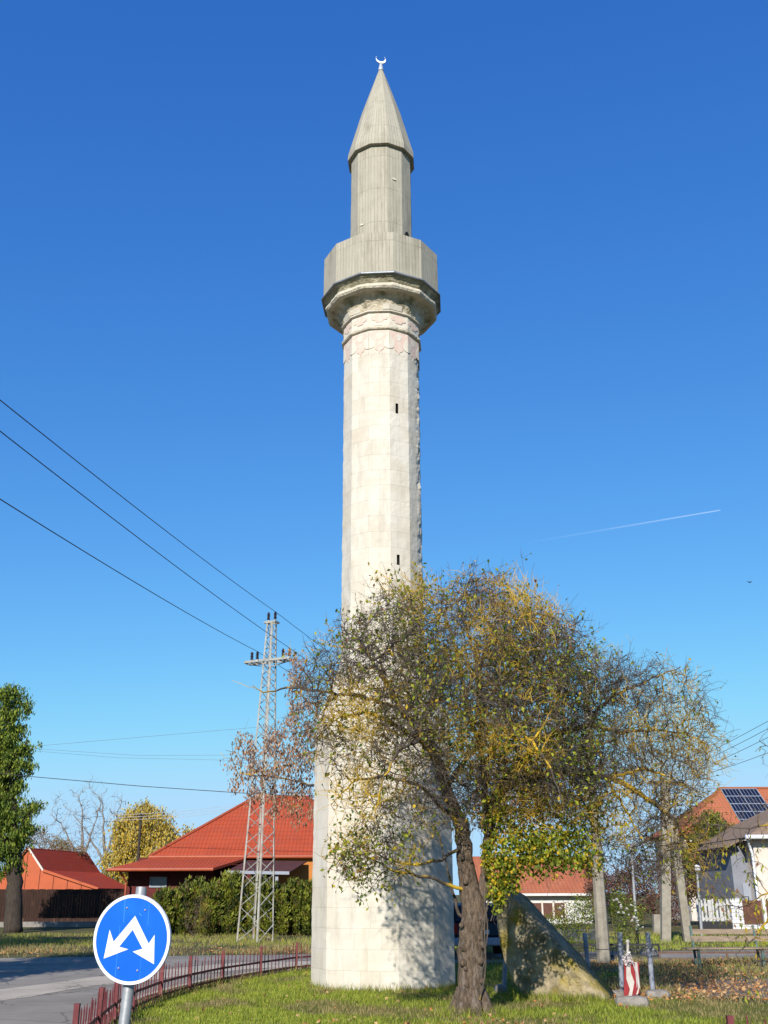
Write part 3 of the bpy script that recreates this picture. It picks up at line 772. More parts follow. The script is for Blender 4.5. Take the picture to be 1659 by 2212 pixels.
make_leaves('leaves', sel, rng, (.048, .09), [M['leaf_green'], M['leaf_olive'], M['leaf_lime'], M['leaf_yellow'], M['leaf_brown']], [.26, .28, .34, .09, .03], pear, .55, .5)

# ------------------------------------------------------------------ climbing vine in the crown
vine = thing('climbing_vine', 'climbing vine with round yellow-green leaves hanging beside the old trunk', 'vine', (at(1060, 2100, YT + .1).x, YT + .1, 0))
VE = [ell(1090, 1860, 42, 75, YT - .25, .35, 1.6), ell(1140, 1850, 70, 55, YT - .3, .5), ell(1200, 1850, 60, 45, YT - .3, .5), ell(1260, 1850, 45, 42, YT - .2, .4), ell(1075, 1760, 40, 60, YT - .1, .3), ell(1074, 1925, 24, 45, YT - .3, .15, 4), ell(1055, 1850, 20, 40, YT - .3, .12, 4), ell(1100, 1905, 26, 30, YT - .3, .2, 2), ell(1165, 1810, 80, 35, YT - .2, .5), ell(1230, 1800, 60, 30, YT - .2, .4, .7)]
pv = fill(VE, 5000, rng, .6)
make_leaves('leaves', pv, rng, (.035, .075), [M['leaf_green'], M['leaf_olive'], M['leaf_lime'], M['leaf_yellow']], [.24, .26, .34, .18], vine, .85, .8)
sm = MB()
for x0, y0, x1, y1, r_ in ((1036, 2160, 1062, 1900, .012), (1046, 2060, 1052, 1850, .010), (1060, 1990, 1078, 1800, .008), (1040, 2100, 1050, 1960, .009)):
    pts = [Vector(at(x0 + (x1 - x0) * f + 6 * sin(f * 7), y0 + (y1 - y0) * f, YT - .25)) for f in [i / 10 for i in range(11)]]
    sm.tube(pts, r_, 6)
for i in range(60):
    q = pv[rng.integers(len(pv))]; a = Vector(q); pts = [a]
    for k in range(4): a = a + Vector((prng.uniform(-.06, .06), prng.uniform(-.05, .05), -prng.uniform(.05, .12))); pts.append(a)
    sm.tube(pts, .003, 3)
sm.build('stems', M['twig'], vine)

def simple_tree(name, label, cat, base, tr, lobes, n_att, step, leafspec, rng, group=None, bark=None, infl=2.5, kill=None, r_tip=.008, spur=None, thick=.05, trop=(0, 0, .05), maxn=5000, twigmat=None, jit=.25, sides=5, tl=.55):
    t = thing(name, label, cat, base, group)
    POS, PAR, R = grow(tr, fill(lobes, n_att, rng, .5), step, infl, kill or step * 1.25, rng, iters=60, trop=trop, r_tip=r_tip, maxn=maxn, jit=jit)
    bm_ = bark or M['bark']
    mb = thick_limbs(POS, PAR, R, thick, 9, bark_jit)
    mb.build('trunk', bm_, t, True)
    parts = [skeleton_mesh(POS, PAR, R, r_tip * 1.6, thick, sides), skeleton_mesh(POS, PAR, R, 0, r_tip * 1.6, 3)]
    P1 = None
    if spur:
        P1, r1 = spurs(POS, PAR, R, rng, spur[0], spur[1], spur[2], spur[3], spur[4], 4, .35)
        parts.append(tubes(P1, r1, 3))
    V, F = merge(parts); mk('twigs', V, F, twigmat or bm_, t)
    if leafspec:
        mats, w, size, asp, droop, count, spread = leafspec
        src = P1.reshape(-1, 3) if P1 is not None else POS[R < thick]
        c = src[rng.integers(len(src), size=count)] + rng.normal(size=(count, 3)) * spread
        make_leaves('leaves', c, rng, size, mats, w, t, asp, droop)
    return t, POS, PAR, R

# ------------------------------------------------------------------ box elder behind the minaret with hanging dry fruit
rng = np.random.default_rng(21)
YB = 28.5
be_base = gp(905, 2078); be_base = Vector((be_base.x, YB, 0))
trb = [limb([(905, 2079, 0, .2), (905, 1900, 0, .17), (900, 1780, 0, .15), (890, 1650, 0, .1), (880, 1500, .2, .05), (900, 1350, .2, .03)], YB),
       limb([(903, 1850, 0, .1), (820, 1760, -.5, .07), (700, 1700, -1, .04), (600, 1680, -1, .02), (520, 1670, -1, .012)], YB),
       limb([(900, 1780, 0, .1), (1000, 1650, 0, .07), (1100, 1520, 0, .05), (1180, 1380, 0, .02)], YB),
       limb([(820, 1760, -.5, .05), (720, 1600, -.5, .03), (650, 1500, -.6, .015)], YB)]
ebE = [ell(590, 1650, 95, 95, YB - 1, 1.5), ell(640, 1620, 70, 90, YB - 1.2, 1.4), ell(620, 1720, 80, 45, YB - 1, 1.2), ell(520, 1625, 40, 55, YB - 1, .8), ell(660, 1560, 60, 110, YB - .7, 1.3), ell(640, 1730, 60, 55, YB - 1, 1), ell(1100, 1450, 120, 180, YB, 2.0), ell(1180, 1400, 70, 120, YB, 1.5), ell(1120, 1700, 130, 90, YB, 1.6), ell(930, 1500, 150, 180, YB, 2.0), ell(1060, 1690, 120, 110, YB, 1.8), ell(1200, 1620, 90, 100, YB, 1.6), ell(1040, 1300, 90, 80, YB, 1.2), ell(640, 1440, 40, 60, YB, .8)]
be, P_, PA_, R_b = simple_tree('box_elder', 'half bare tree with hanging orange-brown dry fruit behind the minaret', 'tree', be_base, trb, ebE, 5200, .20, None, rng, r_tip=.006, spur=(.012, .8, (.2, .5), .0045, .2), maxn=11000, twigmat=M['twig'])
tips = np.where(R_b < .0125)[0]; fx, fy = frame(P_[tips])
pr = np.where(fx < 700, .85, np.where(fx > 1000, .7, .15)); tips = tips[rng.random(len(tips)) < pr]
b0 = np.repeat(P_[tips], 12, axis=0) + np.concatenate([rng.normal(size=(len(tips) * 12, 2)) * .06, rng.uniform(-.26, .02, (len(tips) * 12, 1))], 1)
make_leaves('dry_fruit', b0, rng, (.06, .11), [M['samara'], M['samara2'], M['leaf_brown']], [.5, .3, .2], be, .5, 2.0)

# ------------------------------------------------------------------ tall green tree on the left
rng = np.random.default_rng(5)
YL = 53.3
lb_ = gp(28, 2015)
M['acacia'] = leaf_mat('acacia_leaf', (.17, .26, .03)); M['acacia2'] = leaf_mat('acacia_leaf_light', (.40, .47, .065)); M['acacia3'] = leaf_mat('acacia_leaf_dark', (.06, .10, .02))
M['dark_bark'] = mat('dark_furrowed_bark', (.085, .065, .05), (.045, .035, .028), 7, .95, .04, stretch=(3, 3, .6))
trl = [limb([(28, 2015, 0, .46), (30, 1960, 0, .40), (32, 1880, 0, .36), (30, 1800, 0, .30), (22, 1700, 0, .22), (15, 1600, 0, .15), (20, 1520, 0, .06)], YL),
       limb([(31, 1840, 0, .16), (60, 1760, 0, .09), (95, 1735, 0, .03)], YL), limb([(30, 1850, 0, .16), (-20, 1760, 0, .12), (-70, 1700, 0, .06)], YL), limb([(20, 1650, 0, .1), (60, 1600, 0, .05)], YL), limb([(20, 1650, 0, .1), (-60, 1600, 0, .06)], YL)]
llE = [ell(26, 1702, 30, 26, YL, .9), ell(32, 1800, 44, 30, YL, 1.1), ell(-5, 1700, 45, 40, YL, 1.2), ell(26, 1500, 26, 38, YL, .9), ell(46, 1522, 24, 18, YL, .6), ell(-14, 1560, 55, 55, YL, 1.5), ell(38, 1578, 24, 20, YL, .8), ell(30, 1622, 42, 36, YL, 1.1), ell(-20, 1650, 66, 50, YL, 1.6), ell(52, 1655, 22, 20, YL, .7), ell(-5, 1752, 62, 34, YL, 1.4), ell(80, 1733, 26, 12, YL, .6), ell(62, 1780, 24, 16, YL, .7), ell(0, 1810, 60, 40, YL, 1.4), ell(-60, 1750, 60, 70, YL, 1.5), ell(28, 1855, 28, 30, YL, .9, .8), ell(-30, 1870, 40, 30, YL, .9, .6)]
simple_tree('tall_green_tree', 'tall green feathery tree with a thick dark trunk at the left edge', 'tree', lb_, trl, llE, 3600, .30, ([M['acacia'], M['acacia2'], M['acacia3']], [.42, .3, .28], (.10, .24), .36, 1.6, 50000, .10), rng, bark=M['dark_bark'], r_tip=.012, spur=(.03, 1.5, (.3, .7), .006, -.5), maxn=6500)

# ------------------------------------------------------------------ far trees at the left
M['grey_bark'] = mat('pale_grey_bark', (.30, .26, .22), (.20, .17, .15), 3, .9)
M['birch_a'] = leaf_mat('golden_leaf', (.85, .55, .06), .35); M['birch_b'] = leaf_mat('golden_leaf_pale', (.62, .52, .16), .35); M['birch_c'] = leaf_mat('dull_olive_leaf', (.26, .23, .07), .3)
rng = np.random.default_rng(31)
Y2 = 92
for (xb, lobes, lab) in ((182, [(150, 1760, 55, 80), (185, 1750, 45, 75), (130, 1830, 40, 40)], 'bare grey tree beyond the red shed, nearer the tall green tree'),
                         (228, [(225, 1765, 42, 70), (250, 1775, 30, 65), (205, 1810, 35, 45)], 'bare grey tree beyond the red shed, nearer the yellow tree')):
    b_ = Vector((at(xb, 1900, Y2).x, Y2, 0))
    tr = [limb([(xb, 1975, 0, .22), (xb, 1880, 0, .18), (xb - 4, 1800, 0, .1), (xb - 6, 1740, 0, .04)], Y2), limb([(xb, 1870, 0, .12), (xb - 45, 1790, 0, .05), (xb - 70, 1760, 0, .03)], Y2), limb([(xb, 1850, 0, .12), (xb + 22, 1780, 0, .05), (xb + 35, 1730, 0, .03)], Y2)]
    simple_tree('bare_tree', lab, 'tree', b_, tr, [ell(*q, Y2, 2.2) for q in lobes], 420, .5, None, rng, group='bare trees behind the shed', bark=M['grey_bark'], r_tip=.016, spur=(.06, 1.2, (.4, 1.1), .011, .35), thick=.09, maxn=1500)
Y3 = 84; xb = 325
tr = [limb([(xb, 1985, 0, .25), (xb - 4, 1880, 0, .16), (xb - 5, 1790, 0, .1), (xb, 1740, 0, .04)], Y3), limb([(xb, 1850, 0, .1), (270, 1790, 0, .05)], Y3), limb([(xb, 1850, 0, .1), (375, 1800, 0, .05)], Y3)]
simple_tree('yellow_birch', 'yellow autumn tree with drooping foliage behind the red roofs', 'tree', (at(xb, 1900, Y3).x, Y3, 0), tr, [ell(305, 1762, 38, 36, Y3, 1.5, 1.3), ell(268, 1795, 24, 40, Y3, 1.2), ell(285, 1835, 44, 45, Y3, 1.6), ell(350, 1785, 24, 40, Y3, 1.3), ell(372, 1830, 26, 40, Y3, 1.2), ell(404, 1800, 12, 26, Y3, .7), ell(260, 1860, 40, 40, Y3, 1.2), ell(320, 1860, 50, 40, Y3, 1.2)], 1700, .36, ([M['birch_a'], M['birch_b'], M['birch_c']], [.44, .32, .24], (.12, .26), .5, 1.8, 26000, .20), rng, bark=M['grey_bark'], r_tip=.012, spur=(.04, 1.6, (.5, 1.4), .008, -.9), thick=.08, maxn=4500)
Y4 = 80
for xb, lobes, lab in ((85, [(85, 1815, 26, 34), (115, 1828, 34, 22)], 'thin brown-leaved tree behind the red shed gable'), (140, [(140, 1832, 30, 18), (165, 1838, 22, 14)], 'low brown bush showing above the red shed roof ridge')):
    tr = [limb([(xb, 1975, 0, .12), (xb, 1880, 0, .08), (xb, 1830, 0, .04)], Y4)]
    simple_tree('brown_tree', lab, 'tree', (at(xb, 1900, Y4).x, Y4, 0), tr, [ell(*q, Y4, 1.2) for q in lobes], 260, .35, ([M['samara'], M['birch_c'], M['leaf_brown']], [.3, .5, .2], (.08, .16), .5, 1, 1500, .2), rng, bark=M['grey_bark'], r_tip=.010, spur=(.03, 1.5, (.3, .8), .008, .2), maxn=900)

# trees standing just outside the picture on the left, whose shade lies on the road and the yard
rng = np.random.default_rng(77)
for (X, Y, lab) in ((-11.3, 18.0, 'green tree beside the road outside the left edge'), (-16.3, 32.0, 'green tree across the road outside the left edge, nearer the road'), (-20.8, 35.0, 'green tree across the road outside the left edge, farther from the road')):
    z = np.array
    tr = [[(z((X, Y, 0.)), .2), (z((X, Y, 2.5)), .16), (z((X, Y, 5.5)), .08)]]
    g_ = 1.0 if Y < 20 else 1.45
    lobes = [(z((X, Y, 5.0)), z((2.2 * g_, 2.2 * g_, 2.4)), 1), (z((X - .8, Y + .3, 7)), z((1.5 * g_, 1.6 * g_, 1.4)), 1)]
    simple_tree('roadside_tree', lab, 'tree', (X, Y, 0), tr, lobes, 900, .4, ([M['acacia'], M['acacia2']], [.6, .4], (.14, .28), .5, 1, 11000, .2), rng, bark=M['dark_bark'], r_tip=.012, spur=(.03, 1.2, (.3, .7), .008, 0), maxn=2200)

# ------------------------------------------------------------------ branches reaching in from a tree outside the right edge
rng = np.random.default_rng(12)
YR = 11.2
ox = at(1900, 2000, YR).x
trr = [[(np.array((ox, YR, 0.)), .14), (np.array((ox, YR, 1.6)), .11), (np.array((ox - .1, YR, 3.2)), .08), (np.array((ox - .3, YR, 4.6)), .04)],
       limb([(1880, 1850, 0, .04), (1780, 1900, 0, .025), (1690, 1960, 0, .015), (1640, 2010, 0, .009), (1590, 2060, 0, .005)], YR),
       limb([(1880, 1750, 0, .03), (1760, 1830, 0, .016), (1660, 1930, 0, .009), (1600, 1960, 0, .005)], YR),
       limb([(1870, 1950, 0, .03), (1760, 2040, 0, .015), (1680, 2070, 0, .009), (1620, 2080, 0, .005)], YR),
       limb([(1870, 1700, 0, .03), (1740, 1760, 0, .016), (1620, 1790, 0, .009), (1530, 1780, 0, .005)], YR),
       limb([(1870, 1600, 0, .03), (1770, 1640, 0, .012), (1700, 1640, 0, .006), (1640, 1600, 0, .004)], YR)]
rrE = [(np.array((6.3, 11.0, 4.7)), np.array((1.6, 1.5, 1.3)), .5), (np.array((7.8, 11.5, 4.2)), np.array((1.5, 1.5, 1.3)), .4), ell(1540, 1780, 60, 50, YR, .4, .5), ell(1640, 1740, 50, 60, YR, .4, .4), ell(1600, 1840, 80, 60, YR, .5, .6), ell(1660, 1880, 60, 80, YR, .5, .8), ell(1520, 1930, 70, 50, YR, .4, .7), ell(1480, 1870, 60, 40, YR, .4, .5), ell(1620, 2120, 50, 40, YR, .4, .8), ell(1650, 2050, 75, 70, YR, .5), ell(1600, 1960, 90, 60, YR, .5), ell(1560, 1900, 70, 50, YR, .5, .7), ell(1700, 1980, 80, 120, YR, .6), ell(1690, 1640, 60, 60, YR, .4, .3), ell(1690, 1500, 40, 60, YR, .3, .3), ell(1800, 1700, 90, 200, YR, .8)]
rt, P_, PA_, R_r = simple_tree('leaning_fruit_tree', 'thin twigs with sparse yellow leaves reaching in at the right edge', 'tree', (ox, YR, 0), trr, rrE, 5200, .085, None, rng, r_tip=.0025, spur=(.006, .5, (.08, .25), .0018, .1), maxn=12000, infl=1.6, thick=.02, trop=(0, 0, -.03), twigmat=M['twig'])
tips = np.where(R_r < .004)[0]; fx, fy = frame(P_[tips]); tips = tips[rng.random(len(tips)) < np.where(fy > 1820, .85, np.where(fx > 1690, .8, .06))]
make_leaves('leaves', P_[tips], rng, (.04, .07), [M['leaf_lime'], M['leaf_olive'], M['leaf_brown'], M['leaf_yellow']], [.42, .3, .14, .14], rt, .42, 1.5)

# ================================================================== FENCES, SIGN, PYLON, WIRES
M['fence'] = mat('faded_red_fence_paint', (.20, .045, .05), (.13, .028, .03), 12, .7, .003, c3=(.28, .12, .11), s3=5, lo3=.58, hi3=.75)
M['galv'] = mat('galvanised_steel', (.42, .43, .44), (.33, .34, .35), 14, .5, .001, metal=.35, spec=.4)
M['lattice'] = mat('weathered_lattice_paint', (.42, .42, .38), (.30, .28, .24), 3, .65, 0, c3=(.25, .14, .09), s3=1.2, lo3=.58, hi3=.75)
fence = thing('iron_fence', 'low dark red iron fence with spiky pickets curving round the lawn', 'fence', (FENCE[3][0], FENCE[3][1], 0))
prng = random.Random(11)
def fence_run(pts, parent, H=.62):
    for i, (x, y) in enumerate(pts):
        lean = Vector((prng.uniform(-.02, .02), prng.uniform(-.02, .02), 0))
        mb = MB(); mb.bar(Vector((x, y, -.05)), Vector((x, y, H)) + lean, .055, .055); mb.build('post', M['fence'], parent)
    for hz in (.10, .30):
        mb = MB()
        for a, b in zip(pts[:-1], pts[1:]): mb.bar((*a, hz), (*b, hz), .014, .04)
        mb.build('rail', M['fence'], parent)
    for a, b in zip(pts[:-1], pts[1:]):
        a = Vector(a); b = Vector(b); n = max(2, int(round((b - a).length / .19)))
        for k in range(1, n):
            p = a.lerp(b, k / n); d = (b - a).normalized(); up = H - .10 + (.10 * abs(2 * k / n - 1)) + prng.uniform(-.05, .04); l_ = prng.uniform(-.025, .025)
            mb = MB(); q = Vector((p.x, p.y, .03)); t_ = Vector((p.x + d.x * l_ + prng.uniform(-.01, .01), p.y + d.y * l_, up))
            mb.tube([q, q.lerp(t_, .9), t_], [.0095, .009, .004], 4); mb.build('picket', M['fence'], parent)
fence_run(FENCE[1:12], fence)
near_f = [(3.08, 10.25), (4.6, 10.75), (6.3, 11.6)]
fence2 = thing('iron_fence', 'tips of a dark red fence post and pickets at the bottom right corner', 'fence', (3.08, 10.25, 0))
fence_run(near_f, fence2)

# ---- keep-either-side sign
sg = thing('road_sign', 'round blue sign with two white down arrows on a leaning grey pole', 'road sign', (0, 0, 0))
pb_, pt_ = at(268, 2212, 7.90), at(306, 1917, 8.02)
dirp = (pt_ - pb_); foot = pb_ - dirp * (pb_.z / dirp.z)
sg.location = foot; WLOC[sg] = Vector(foot)
mb = MB(); mb.tube([foot - dirp.normalized() * .1, pt_], .039, 20); pole_o = shade_auto(mb.build('pole', M['galv'], sg))
yaw = radians(-29); nrm = Vector((-sin(radians(14)), -cos(radians(14)), -.03)).normalized()
u0 = at(284.0, 2028.6, 7.84)
ux = nrm.cross(Vector((0, 0, 1))).normalized() * -1; 
if ux.x < 0: ux = -ux
vz = nrm.cross(ux); vz = vz if vz.z > 0 else -vz
M['blue'] = mat('blue_sign_face', (.002, .13, .95), (.002, .12, .88), 3, .4, 0, spec=.35, c3=(.006, .16, 1.0), s3=2.2)
M['sign_white'] = mat('white_sign_film', (.90, .92, .95), (.80, .83, .88), 6, .4, 0, spec=.5)
def disc(r0, r1, lift, th, n=96):
    V = []; F = []
    for l in (lift, lift - th):
        for r in (r0, r1):
            for i in range(n):
                a = 2 * pi * i / n; V.append(u0 + (ux * cos(a) + vz * sin(a)) * r + nrm * l)
    for i in range(n):
        j = (i + 1) % n
        F += [(i, n + i, n + j, j), (2 * n + i, 2 * n + j, 3 * n + j, 3 * n + i), (n + i, 3 * n + i, 3 * n + j, n + j), (i, j, 2 * n + j, 2 * n + i)]
    return V, F
SR = .2925
V = []; n = 96
mb = MB(); pts = [u0 + (ux * cos(2 * pi * i / n) + vz * sin(2 * pi * i / n)) * SR for i in range(n)]
mb.prism(pts, -nrm * .012); mb.build('sign_plate', M['blue'], sg)
M['scuff'] = mat('pale_scuffed_blue', (.05, .27, 1.0), (.03, .22, .95), 9, .45)
for (xa, ya, xb2, yb2, w2) in ((630, 300, 622, 420, .006), (604, 430, 580, 690, .004), (752, 330, 742, 430, .004), (716, 545, 700, 720, .003), (700, 372, 712, 384, .008)):
    qa = on_plane(xa / 2.328, 1813 + ya / 2.328, u0, nrm) + nrm * .0006; qb = on_plane(xb2 / 2.328, 1813 + yb2 / 2.328, u0, nrm) + nrm * .0006
    mb = MB(); mb.bar(qa, qb, w2, .0012, up=nrm); mb.build('sheeting_crease', M['scuff'], sg)
V, F = disc(SR * .935, SR * 1.008, .0025, .022); mk('sign_rim', V, F, M['sign_white'], sg)
arrow = [(680, 385), (572, 515), (552, 455), (522, 600), (645, 553), (600, 540), (668, 455), (717, 550), (668, 565), (775, 628), (778, 480), (748, 525)]
ap = [on_plane(x / 2.328, 1813 + y / 2.328, u0, nrm) + nrm * .002 for x, y in arrow]
mb = MB(); mb.prism(ap, -nrm * .0018); 
o = mb.build('arrow_symbol', M['sign_white'], sg)
for x, y in ((640, 345), (731, 356), (597, 648), (692, 660)):
    p = on_plane(x / 2.328, 1813 + y / 2.328, u0, nrm); mb = MB(); mb.tube([p, p + nrm * .006, p + nrm * .009], [.008, .0075, .003], 10); mb.build('rivet', M['galv'], sg, True)
mb = MB()
for zz in (-.16, .16):
    c = u0 + vz * zz - nrm * .02; mb.bar(c - ux * .16, c + ux * .16, .03, .018)
mb.build('bracket', M['galv'], sg)

# ---- lattice pylon
PX, PY = -4.98, 41.9
pyl = thing('lattice_pylon', 'grey steel lattice power pylon with a short crossarm in front of the hedge', 'pylon', (PX, PY, 0))
th = radians(-31); HT = at(587, 1345, PY).z
def leg(k, z):
    s_ = .50 + (.15 - .50) * min(1, z / HT); a = th + pi / 4 + k * pi / 2
    top = at(587, 1345, PY); base = Vector((at(551, 2033, PY).x, PY, 0)); c = base.lerp(Vector((top.x, PY, HT)), z / HT)
    return Vector((c.x + s_ * sqrt(2) * cos(a), c.y + s_ * sqrt(2) * sin(a), z))
for k in range(4):
    mb = MB()
    a, b = leg(k, 0), leg(k, HT)
    c = (leg(0, 0) + leg(1, 0) + leg(2, 0) + leg(3, 0)) / 4
    dx = (leg((k + 1) % 4, 0) - a).normalized(); dy = (leg((k - 1) % 4, 0) - a).normalized()
    for d in (dx, dy):
        mb.bar(a + d * .035, b + d * .035, .06 if abs(d.x) > abs(d.y) else .012, .012 if abs(d.x) > abs(d.y) else .06, up=(0, 1, 0))
    mb.build('leg', M['lattice'], pyl)
zs = [0.0]
while zs[-1] < HT - .4:
    w = .50 - .35 * zs[-1] / HT; zs.append(zs[-1] + w * 1.28)
zs[-1] = HT
for k in range(4):
    mb = MB()
    for i in range(len(zs) - 1):
        a, b = (k, (k + 1) % 4) if i % 2 == 0 else ((k + 1) % 4, k)
        mb.bar(leg(a, zs[i]), leg(b, zs[i + 1]), .034, .010, up=(leg(k, 1) - (leg((k + 2) % 4, 1))).normalized())
    mb.build('lattice_bracing', M['lattice'], pyl)
zA = at(585, 1428, PY).z; cA = (leg(0, zA) + leg(2, zA)) / 2
ad = Vector((cos(radians(-24)), sin(radians(-24)), 0)); an_ = Vector((ad.y, -ad.x, 0))
mb = MB()
for s_ in (-.24, .24): mb.bar(cA - ad * 1.06 + an_ * s_, cA + ad * 1.06 + an_ * s_, .05, .09)
for f in (-1.04, -.8, -.55, .55, .8, 1.04): mb.bar(cA + ad * f - an_ * .24 - Vector((0, 0, .03)), cA + ad * f + an_ * .24 - Vector((0, 0, .03)), .05, .05)
mb.bar(cA - ad * 1.05 - Vector((0, 0, .05)), cA - ad * .2 - Vector((0, 0, .22)), .03); mb.bar(cA + ad * 1.05 - Vector((0, 0, .05)), cA + ad * .2 - Vector((0, 0, .22)), .03)
mb.build('crossarm', M['lattice'], pyl)
cT = (leg(0, HT) + leg(2, HT)) / 2; mb = MB()
for s_ in (-.14, .14): mb.bar(cT - ad * .26 + an_ * s_, cT + ad * .26 + an_ * s_, .05, .09)
for f in (-.24, .24): mb.bar(cT + ad * f - an_ * .2, cT + ad * f + an_ * .2, .05, .07)
mb.build('top_platform', M['lattice'], pyl)
M['porcelain'] = mat('brown_glazed_porcelain', (.05, .025, .02), (.035, .02, .015), 5, .25, 0, spec=.6)
ins = []
def insulator(c):
    mb = MB(); P = []; R_ = []; mb.tube([c, c + Vector((0, 0, .08))], .035, 8, m=1)
    z = .08
    for i in range(5):
        P += [c + Vector((0, 0, z)), c + Vector((0, 0, z + .018)), c + Vector((0, 0, z + .03)), c + Vector((0, 0, z + .055))]; R_ += [.035, .072, .07, .035]; z += .062
    P.append(c + Vector((0, 0, z + .03))); R_.append(.03)
    mb.tube(P, R_, 10); mb.build('insulator', [M['porcelain'], M['white_metal']], pyl, False)
    return c + Vector((0, 0, z + .02))
iT = [insulator(cT + ad * f + Vector((0, 0, .04))) for f in (-.16, .16)]
iA = [insulator(cA + ad * f + Vector((0, 0, .045))) for f in (-.86, -.60, .62, .92)]
mb = MB(); p = at(552, 1668, PY - .55); mb.box(p, (.20, .01, .14), -.3); M['yellow'] = mat('yellow_warning_plate', (.75, .55, .08), (.6, .42, .06), 4, .5); mb.build('warning_plate', M['yellow'], pyl)

M['wire'] = mat('dark_conductor', (.045, .05, .065), (.04, .04, .05), 3, .6, 0, metal=.2)
M['wire_thin'] = mat('grey_service_cable', (.16, .17, .20), (.13, .14, .17), 3, .6, 0)
def cable(label, pts, r, sag, group, m='wire'):
    """pts: supports; each span hangs with the given sag"""
    P = []
    for a, b in zip(pts[:-1], pts[1:]):
        a = Vector(a); b = Vector(b)
        for i in range(17):
            f = i / 16; q = a.lerp(b, f); q.z -= sag * 4 * f * (1 - f); P.append(q)
    mb = MB(); mb.tube(P, r, 5); o = mb.build('power_cable', M[m]); tag(o, label, 'cable', group); return o
Yn = 9.0
fA = at(-330, 590, Yn); fB = at(-330, 668, Yn); fC = at(-330, 868, Yn)
far = Vector((3.2, 26, 0))
cable('topmost of the three dark cables running from the upper left to the pylon top', [at(-40, 832, 16), iT[1], iT[1] + Vector((9.5, 30, -1.5))], .011, .10, 'conductors of the pylon')
cable('middle of the three dark cables, reaching the right end of the crossarm', [at(-40, 900, 16), iA[3], iA[3] + Vector((9.5, 30, -1.5))], .011, .10, 'conductors of the pylon')
cable('lowest of the three dark cables, reaching the left end of the crossarm', [at(-40, 1053, 16), iA[1], iA[1] + Vector((9.5, 30, -1.5))], .011, .10, 'conductors of the pylon')
cable('uppermost faint cable sloping up from the green tree to the pylon', [at(-60, 1615, 60), at(86, 1611, 60), at(554, 1571, 60), at(760, 1548, 60)], .008, .0, 'faint cables left of the minaret', 'wire_thin')
cable('upper of the two close faint cables between green tree and pylon', [at(-60, 1612, 60), at(84, 1618, 60), at(301, 1632, 60), at(494, 1631, 60), at(760, 1626, 60)], .007, 0, 'faint cables left of the minaret', 'wire_thin')
cable('lower of the two close faint cables between green tree and pylon', [at(-60, 1614, 60), at(84, 1623, 60), at(258, 1637, 60), at(485, 1642, 60), at(760, 1646, 60)], .007, 0, 'faint cables left of the minaret', 'wire_thin')
cable('dark cable sagging from the green tree across the bare treetops to the pylon', [at(-60, 1665, 50), at(73, 1678, 50), at(301, 1698, 50), at(537, 1714, 50), at(760, 1726, 50)], .016, 0, 'faint cables left of the minaret', 'wire')
for i, (y0, lab) in enumerate(((1754, 'topmost'), (1760, 'middle'), (1766, 'lowest'))):
    cable(lab + ' of the three pale wires crossing the yellow tree', [at(236, y0 + 7, 78), at(304, y0 + 4, 78), at(390, y0 - 1, 78), at(520, y0 - 16, 78)], .014, 0, 'pale wires across the yellow tree', 'white_metal')
ph = thing('wooden_pole', 'small dark utility pole top in front of the yellow tree', 'utility pole', (at(305, 1800, 78.2).x, 78.2, 0))
mb = MB(); a = at(305, 1757, 78.2); mb.tube([Vector((a.x, 78.2, 0)), a], [.13, .09], 8); mb.build('pole', M['dark_bark'], ph)
mb = MB(); b = at(305, 1762, 78.2); mb.bar(b - Vector((.35, 0, 0)), b + Vector((.35, .0, 0)), .08); mb.build('crossarm', M['dark_bark'], ph)
# ================================================================== RIGHT HAND POLES
M['pole'] = mat('grey_cast_concrete', (.36, .325, .26), (.27, .24, .19), 6, .9, .006, c3=(.26, .24, .2), s3=2)
cp = gp(1305, 2083); cpt = at(1264, 1462, cp.y + .02)
pole = thing('concrete_pole', 'tall tapering pale concrete pole rising behind the fruit tree crown', 'utility pole', (cp.x, cp.y, 0))
mb = MB(); mb.tube([Vector((cp.x, cp.y, -.1)), cpt], [.175, .085], 8); mb.build('shaft', M['pole'], pole)
M['box'] = mat('dark_pole_box', (.05, .047, .045), (.035, .03, .03), 4, .7)
mb = MB(); mb.box(cpt + Vector((0, 0, .02)), (.34, .26, .20)); mb.build('cap_box', M['box'], pole)
for sx in (-.12, .12):
    mb = MB(); mb.tube([cpt + Vector((sx, 0, .12)), cpt + Vector((sx, 0, .16)), cpt + Vector((sx, 0, .20))], [.05, .055, .03], 8); mb.build('insulator', M['sign_white'], pole)
for (lab, x0, y0, x1, y1, w) in (('taller', 1438, 2036, 1437, 1682, .24), ):
    pass
a0, a1 = gp(1438, 2036), at(1437, 1682, 40.2)
b0, b1 = gp(1486, 2034), at(1450, 1760, 40.4)
afr = thing('braced_pole', 'weathered concrete power pole with a leaning brace leg in the grass', 'utility pole', (a0.x, a0.y, 0))
mb = MB(); mb.bar(a0, a1, .32, .26, up=(0, 1, 0)); mb.build('shaft', M['pole'], afr)
mb = MB(); mb.bar(b0, b1, .28, .24, up=(0, 1, 0)); mb.build('brace', M['pole'], afr)
mb = MB(); q = gp(1419, 2017); q2 = at(1418, 1975, q.y); mb.bar(q, q2, .30, .3); o = mb.build('stone_post', M['pole']); tag(o, 'short pale stone post left of the braced concrete pole', 'post'); 
mb = MB(); c = a1 + Vector((0, 0, -.15)); mb.bar(c - Vector((.7, .2, 0)), c + Vector((.7, .2, 0)), .08); mb.build('crossarm', M['box'], afr)
ends = []
